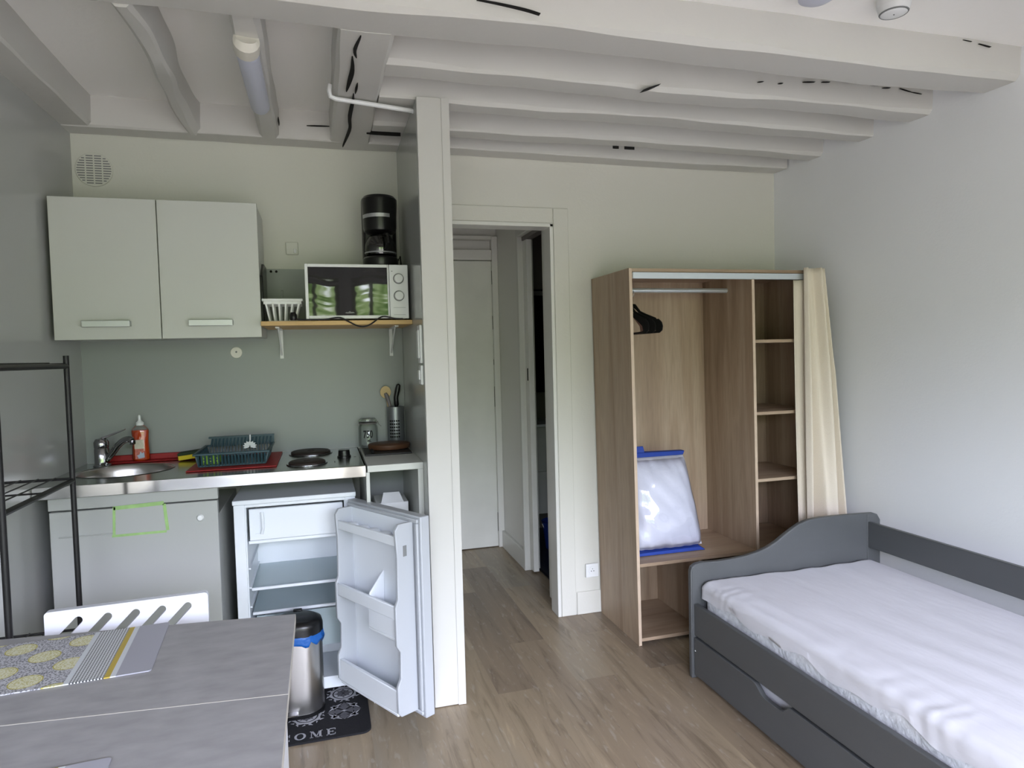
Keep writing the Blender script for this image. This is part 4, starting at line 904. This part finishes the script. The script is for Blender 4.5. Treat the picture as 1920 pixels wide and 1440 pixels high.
# ------------------------------------------------------------------ wire rack
ra = thing('wire_rack', 'black metal wire shelving rack against the left wall', 'rack', (-.90, 2.2, 0))
PX, PXL, PY0, PY1 = -.796, -1.135, 1.965, 2.462
for x, y in ((PX,PY0),(PX,PY1),(PXL,PY0),(PXL,PY1)): obj('post', MB().tube([(x,y,0),(x,y,1.464)], .0085, 12), M_['blackmetal'], ra)
for z in (1.43, 1.058, .560, .12):
    o = obj('shelf_frame', MB().tube([(PX,PY0,z),(PX,PY1,z)], .0085, 8).tube([(PXL,PY0,z),(PXL,PY1,z)], .007, 8).tube([(PX,PY1,z+.006),(PXL,PY1,z+.006)], .0045, 8).tube([(PX,PY0,z+.006),(PXL,PY0,z+.006)], .0045, 8), M_['blackmetal'], ra)
    q = MB()
    for k in range(1, 7):
        x = PX+(PXL-PX)*k/7; q.tube([(x,PY0,z+.011),(x,PY1,z+.011)], .0022, 6)
    q.tube([(PX,(PY0+PY1)/2,z+.006),(PXL,(PY0+PY1)/2,z+.006)], .003, 6)
    obj('wire_grid', q, M_['blackmetal'], o)

# ------------------------------------------------------------------ wardrobe
wd = thing('wardrobe', 'open light oak wardrobe with side shelves and hanging rail against the back wall', 'wardrobe', (1.95, 3.12, 0))
SH = Matrix(((1,0,-.011,0),(0,1,0,0),(0,0,1,0),(0,0,0,1)))
def W(*b): q = MB(); q.M = SH; return q.box(*b)
WX0, WX1, WY0, WY1 = 1.428, 2.520, 2.893, 3.348
obj('side_panel', W(WX0,WX0+.016,WY0,WY1,0,1.826), M_['oak'], wd, bev=.0008)
obj('side_panel', W(WX1-.016,WX1,WY0,WY1,0,1.826), M_['oak'], wd, bev=.0008)
obj('top_panel', W(WX0+.016,WX1-.016,WY0,WY1,1.809,1.825), M_['oakh'], wd, bev=.0008)
obj('back_panel', W(WX0+.016,WX1-.016,WY1-.006,WY1,.02,1.809), M_['oak'], wd)
obj('divider', W(2.100,2.116,WY0,WY1-.006,.402,1.809), M_['oak'], wd, bev=.0008)
obj('shelf', W(WX0+.016,WX1-.016,WY0,WY1-.006,.386,.402), M_['oakh'], wd, bev=.0008)
obj('shelf', W(WX0+.016,WX1-.016,WY0,WY1-.006,.020,.036), M_['oakh'], wd, bev=.0008)
obj('support', W(1.770,1.786,WY0+.008,WY1-.006,.0365,.3855), M_['oak'], wd, bev=.0008)
for z in (.765, 1.108, 1.474): obj('shelf', W(2.116,WX1-.016,WY0+.003,WY1-.006,z-.016,z), M_['oakh'], wd, bev=.0008)
edg = MB(); edg.M = SH
edg.box(WX0+.0005,WX0+.0155,WY0-.0008,WY0,.001,1.825).box(2.1005,2.1155,WY0-.0008,WY0,.403,1.775)
obj('edge_banding', edg, M_['edgeoak'], wd, smooth=False)
plabel(obj('curtain_rail', W(WX0+.016,WX1-.016,WY0-.012,WY0+.006,1.776,1.806), mat('white_metal_rail', (206,214,220), .3, .4), wd, bev=.002), 'white metal curtain rail')
hr_ = MB(); hr_.M = SH; hr_.tube([(WX0+.016,3.11,1.742),(2.100,3.11,1.742)], .0125, 16)
plabel(obj('hanging_rod', hr_, mat('pale_metal_rod', (206,212,216), .3, .6), wd), 'pale metal hanging rod')
# hangers
arm = [(0,-.004),(.025,-.008),(.060,-.045),(.100,-.062),(.165,-.085),(.170,-.092),(.185,-.092),(.205,-.108),(.212,-.128),(.208,-.148),(.190,-.160),(0,-.163),(0,-.156),(.150,-.152),(.166,-.148),(.160,-.125),(.120,-.098),(.060,-.062),(.022,-.030),(0,-.026)]
def hanger(x, rz, m, lbl, thk=.005, s=1.0):
    t = thing('coat_hanger', lbl, 'hanger', (x, 3.11, 1.50), 'hangers on the wardrobe rod')
    M = Matrix.Translation((x,3.11,1.678)) @ Matrix.Rotation(rz, 4, 'Z')
    for sg_ in (-1, 1):
        q = MB(); q.M = M; q.prism([(sg_*u*s, v) for u, v in arm], 'x', -thk/2, thk/2)
        obj('arm', q, m, t, bev=.001)
    q = MB(); q.M = M
    q.tube([(0,0,-.005),(0,0,.030)]+[(0,-.0175*math.sin(a), .0475-.0175*math.cos(a)) for a in [math.pi*k/10 for k in range(1, 14)]], .0017, 8)
    obj('hook', q, M_['alu'], t)
    return t
hanger(1.480, math.radians(6), M_['velvet'], 'black velvet coat hanger nearest the wardrobe side panel', s=1.08)
hanger(1.492, math.radians(8), M_['blush'], 'dusty pink coat hanger among the black ones', .006, .78)
hanger(1.504, math.radians(9), M_['velvet'], 'black velvet coat hanger in the middle of the rod cluster', s=1.08)
hanger(1.516, math.radians(11), M_['clear'], 'clear plastic coat hanger between black velvet ones', .006, .78)
hanger(1.528, math.radians(13), M_['velvet'], 'black velvet coat hanger outermost toward the free rod', s=1.08)

# bagged pillow
pb = thing('bagged_pillow', 'white pillow in a clear bag with blue trim on the wardrobe shelf', 'pillow', (1.66, 3.08, .403))
def pillow_pt(u, v, infl=1.0, side=1):
    a, b = 2*u-1, 2*v-1
    pinch = (1-abs(a)**3.2)*(1-abs(b)**3.6); th = .105*infl*max(0, pinch)**.45
    wr = .0035*math.sin(a*23+b*5)*(1-pinch)+.004*math.sin(b*11+a*3)*math.sin(a*7)
    w_ = .196-.018*(b > 0)*b-.006*math.cos(b*3.1)
    x = 1.655+a*w_+.012*(-b); z = .652+b*.232; y = 3.10+.055*b-side*(th+wr)
    return (x, y, z)
q = MB().grid(lambda u, v: pillow_pt(u, v, 1, 1), 40, 44); q.grid(lambda u, v: pillow_pt(u, v, 1, -1), 40, 44)
obj('pillow', q, M_['pillowm'], pb, ang=80)
q = MB().grid(lambda u, v: pillow_pt(u, v, 1.08, 1), 24, 26); obj('clear_bag', q, clear_film('clear_bag_film', (.97,.97,1), .05, .08), pb, ang=80)
bt = MB().hexa([(1.452,2.99,.405),(1.858,2.985,.405),(1.872,3.12,.405),(1.452,3.12,.405),(1.452,2.99,.420),(1.835,3.0,.420),(1.858,3.10,.420),(1.452,3.10,.420)])
obj('blue_trim', bt, M_['navy'], pb, bev=.003)
tt = MB().hexa([(1.440,3.12,.880),(1.815,3.12,.880),(1.815,3.175,.880),(1.440,3.175,.880),(1.440,3.13,.905),(1.830,3.13,.900),(1.830,3.17,.900),(1.440,3.17,.908)])
obj('blue_trim', tt, M_['navy'], pb, bev=.003)
obj('zip_flap', MB().hexa([(1.46,3.135,.90),(1.60,3.135,.90),(1.60,3.15,.90),(1.46,3.15,.90),(1.468,3.14,.935),(1.592,3.14,.935),(1.596,3.15,.935),(1.46,3.15,.935)]), M_['navy'], pb, bev=.002)
obj('blue_seam', MB().tube([(1.862,3.10,.41),(1.852,3.115,.50),(1.838,3.12,.60),(1.815,3.14,.78),(1.80,3.15,.885)], .004, 6), M_['navy'], pb)
# curtain
cu_ = thing('curtain', 'ecru cotton curtain gathered at the right end of the wardrobe', 'curtain', (2.45, 2.84, .04))
def cur(u, v):
    z = 1.832-(1.832-.05)*v
    xr = 2.500+.035*min(1, v/.30)+.045*max(0, (v-.25)/.75); xl = 2.358-.012*math.sin(min(1, v*1.2)*math.pi*.6)
    x = xl+(xr-xl)*u; am = .017+.028*v
    y = 2.862-.075*v*u-am*(math.sin(u*11+1.2*v+.5)+.5*math.sin(u*21-2*v))-.02*v
    return (x+.006*math.sin(u*17+v*2)*v, y, z)
obj('cloth', MB().grid(cur, 70, 50), M_['curtain'], cu_, ang=80, solid=.002)
def cur2(u, v):
    z = 1.772-(1.772-.06)*v; return (2.316+.012*v+u*.085, 2.878+.006*math.sin(u*7)+.004*math.sin(v*5)-.02*v, z)
obj('inner_fold', MB().grid(cur2, 12, 30), M_['curtain'], cu_, ang=80, solid=.002)

# ------------------------------------------------------------------ bed
bd = thing('day_bed', 'anthracite painted wooden day bed with a trundle drawer along the right wall', 'bed', (2.0, 1.5, 0))
BX0, BX1 = 1.500, 2.512
curve = [(BX0,.470),(1.507,.490),(1.525,.502),(1.56,.506),(1.64,.503),(1.71,.505),(1.78,.511),(1.84,.522),(1.89,.537),(1.94,.560),(1.98,.585),(2.02,.608),(2.06,.628),(2.11,.641),(2.18,.647),(2.30,.646),(2.42,.643),(2.475,.641),(2.497,.633),(BX1,.610)]
hb = MB().prism([(BX0,.0)]+curve+[(BX1,0),(BX1-.07,0),(BX1-.07,.16),(BX0+.06,.16),(BX0+.06,0)], 'y', 2.530, 2.554)
obj('headboard', hb, M_['bed'], bd, bev=.005, seg=3)
obj('stile', MB().prism([(1.503,.02)]+[(x, z-.004) for x, z in curve if 1.503 < x < 1.60]+[(1.594,.501),(1.594,.02)], 'y', 2.5272, 2.5305), M_['bed'], bd, bev=.0012)
obj('stile', MB().prism([(2.436,.02),(2.436,.6385),(2.475,.637),(2.495,.629),(2.509,.607),(2.509,.02)], 'y', 2.5272, 2.5305), M_['bed'], bd, bev=.0012)
obj('lower_rail', B(1.596,2.434,2.5278,2.5305,.30,.415), M_['bed'], bd, bev=.0012)
obj('footboard', MB().prism([(BX0,.0)]+curve+[(BX1,0),(BX1-.07,0),(BX1-.07,.16),(BX0+.06,.16),(BX0+.06,0)], 'y', .500, .524), M_['bed'], bd, bev=.005)
obj('side_rail', B(1.512,1.534,.526,2.5285,.192,.330), M_['bed'], bd, bev=.003)
obj('back_rail', B(2.440,2.462,.526,2.5285,.482,.602), M_['bed'], bd, bev=.003)
obj('wall_side_rail', B(2.470,2.492,.526,2.5285,.192,.330), M_['bed'], bd, bev=.003)
sl2 = MB()
for k in range(14): sl2.box(1.536,2.468,.60+k*.138,.66+k*.138,.255,.27)
obj('slat_base', sl2, M_['ltwood'], bd)
dz0, dz1 = .020, .184
fp = [(.534,dz0),(2.522,dz0),(2.522,dz1),(2.110,dz1),(2.100,.182),(2.080,.168),(2.062,.155),(2.040,.150),(1.965,.150),(1.945,.155),(1.930,.170),(1.915,.182),(1.905,dz1),(.534,dz1)]
dw_ = obj('trundle_drawer', MB().prism(fp, 'x', 1.508, 1.528), M_['bed'], bd, bev=.002)
obj('drawer_bottom', B(1.530,2.45,.56,2.50,.045,.057), M_['ltwood'], dw_); obj('drawer_wheel', MB().box(1.56,1.60,.7,.74,.0,.044).box(1.56,1.60,2.3,2.34,0,.044), M_['black'], dw_)
obj('screw_cap', MB().disc((2.514,.128,1.5065), .003, 'x', 10, .002), M_['pvc'], bd)
# trundle mattress seen through the grip hole
tmm = MB().box(1.55,2.43,.58,2.48,.058,.178); tag(obj('trundle_mattress', tmm, M_['sheet'], bev=.02, seg=3), 'white mattress inside the trundle drawer, seen through the grip hole', 'mattress')
ma = thing('mattress', 'white mattress with a loose fitted sheet lying on the day bed', 'mattress', (2.0, 1.5, .27))
def shell(x0, x1, y0, y1, z0, z1, r, nx, ny, fn, open_bottom=True):
    """closed rounded cushion by walking the cross-section; fn displaces"""
    prof = []
    S = 8
    # cross-section in x: left side up, top across, right side down
    pts = [(x0, z0, -1, 0), (x0, z0+(z1-r-z0)*.33, -1, 0), (x0, z0+(z1-r-z0)*.66, -1, 0)]
    for k in range(S+1): a = math.pi-math.pi/2*k/S; pts.append((x0+r+r*math.cos(a), z1-r+r*math.sin(a), math.cos(a), math.sin(a)))
    for k in range(1, nx): pts.append((x0+r+(x1-x0-2*r)*k/nx, z1, 0, 1))
    for k in range(S+1): a = math.pi/2-math.pi/2*k/S; pts.append((x1-r+r*math.cos(a), z1-r+r*math.sin(a), math.cos(a), math.sin(a)))
    pts += [(x1, z0+(z1-r-z0)*.66, 1, 0), (x1, z0+(z1-r-z0)*.33, 1, 0), (x1, z0, 1, 0)]
    vs = []; m = len(pts); cx = (x0+x1)/2
    for j in range(ny+1):
        y = y0+(y1-y0)*j/ny; e = min(y-y0, y1-y); s = 1.0; dz = 0
        if e < r: s = (math.sqrt(max(0, r*r-(r-e)**2))); dz = r-s; sc_ = 1-(r-s)*.5/(x1-x0)*1.2
        else: sc_ = 1
        for (x, z, nx_, nz_) in pts:
            zz = z-(dz if z > z1-r else 0)*((z-(z1-r))/r if z > z1-r else 0)
            d = fn(x, y, z)
            vs.append((cx+(x-cx)*sc_+nx_*d, y, zz+nz_*d))
    fs = [(j*m+i, j*m+i+1, (j+1)*m+i+1, (j+1)*m+i) for j in range(ny) for i in range(m-1)]
    fs += [(j*m+m-1, j*m, (j+1)*m, (j+1)*m+m-1) for j in range(ny)]
    fs += [tuple(range(m)), tuple(range(ny*m, ny*m+m))[::-1]]
    return MB().add(vs, fs)
from mathutils import noise as NZ
def body_fn(x, y, z): return .0025*NZ.noise((x*40, y*30, z*40))
obj('mattress_body', shell(1.552, 2.436, .545, 2.500, .272, .418, .025, 10, 120, body_fn), M_['quilt'], ma, ang=80)
def sheet_fn(x, y, z):
    side = 1 if z < .40 else 0
    n1 = NZ.noise((x*3, y*1.6, z*6)); w1 = abs(NZ.noise((x*13+y*1.3, y*1.1, z*9)))
    edge = math.exp(-((x-1.56)/.12)**2)
    v = .005*n1-.007*w1*(.30+.9*edge)+.004*math.exp(-((x-(1.66+.03*math.sin(y*2)))/.02)**2)*(1 if z > .42 else 0)+.0022*math.sin(x*34+9*NZ.noise((x*1.5,y*.8,1)))*(1-edge)
    v += (.0016*math.sin(y*75+9*NZ.noise((y*5, x*3, z*5)))*max(0, NZ.noise((y*3.1, 5.2, 0))+.25)+.0035*abs(NZ.noise((y*9, z*30, x*6))))*edge
    return max(-.009, v)
shp = shell(1.541, 2.447, .530, 2.522, .360, .432, .032, 46, 300, sheet_fn)
# ragged hem along the bottom of the sheet
shp.v = [(x, y, z+(.020*NZ.noise((y*5, x*2, 3.1))+.008*math.sin(y*31) if z < .376 else 0)) for x, y, z in shp.v]
plabel(obj('fitted_sheet', shp, M_['sheet'], ma, ang=80), 'wrinkled white fitted sheet')

# ------------------------------------------------------------------ what shows of the bathroom
bv = thing('bathroom_cabinet', 'white two-drawer cabinet standing in the dark bathroom', 'cabinet', (1.75, 4.9, .2))
obj('cabinet_body', B(1.45,2.05,4.72,5.14,.23,.885), M_['lam'], bv)
obj('basin_top', B(1.44,2.06,4.70,5.148,.886,.905), M_['pvc'], bv, bev=.003)
obj('drawer', B(1.452,2.048,4.70,4.719,.235,.550), M_['lam'], bv, bev=.002); obj('drawer', B(1.452,2.048,4.70,4.719,.556,.880), M_['lam'], bv, bev=.002)
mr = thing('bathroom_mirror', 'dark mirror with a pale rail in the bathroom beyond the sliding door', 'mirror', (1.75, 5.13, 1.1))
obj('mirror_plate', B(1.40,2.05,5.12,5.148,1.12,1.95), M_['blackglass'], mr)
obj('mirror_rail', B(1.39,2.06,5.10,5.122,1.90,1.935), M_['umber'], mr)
bb_ = thing('blue_bucket', 'dark blue bucket on the bathroom floor under the white cabinet', 'bucket', (1.60, 4.60, .005))
obj('bucket_body', MB().lathe([(.09,0),(.115,.19),(.12,.20),(.112,.198),(.086,.008)], (1.62,4.58,.005), 28, cap=False), M_['navy'], bb_)
obj('bucket_handle', MB().tube([(1.50,4.58,.19),(1.53,4.56,.12),(1.62,4.455,.10),(1.71,4.56,.12),(1.74,4.58,.19)], .003, 6), M_['pvc'], bb_)
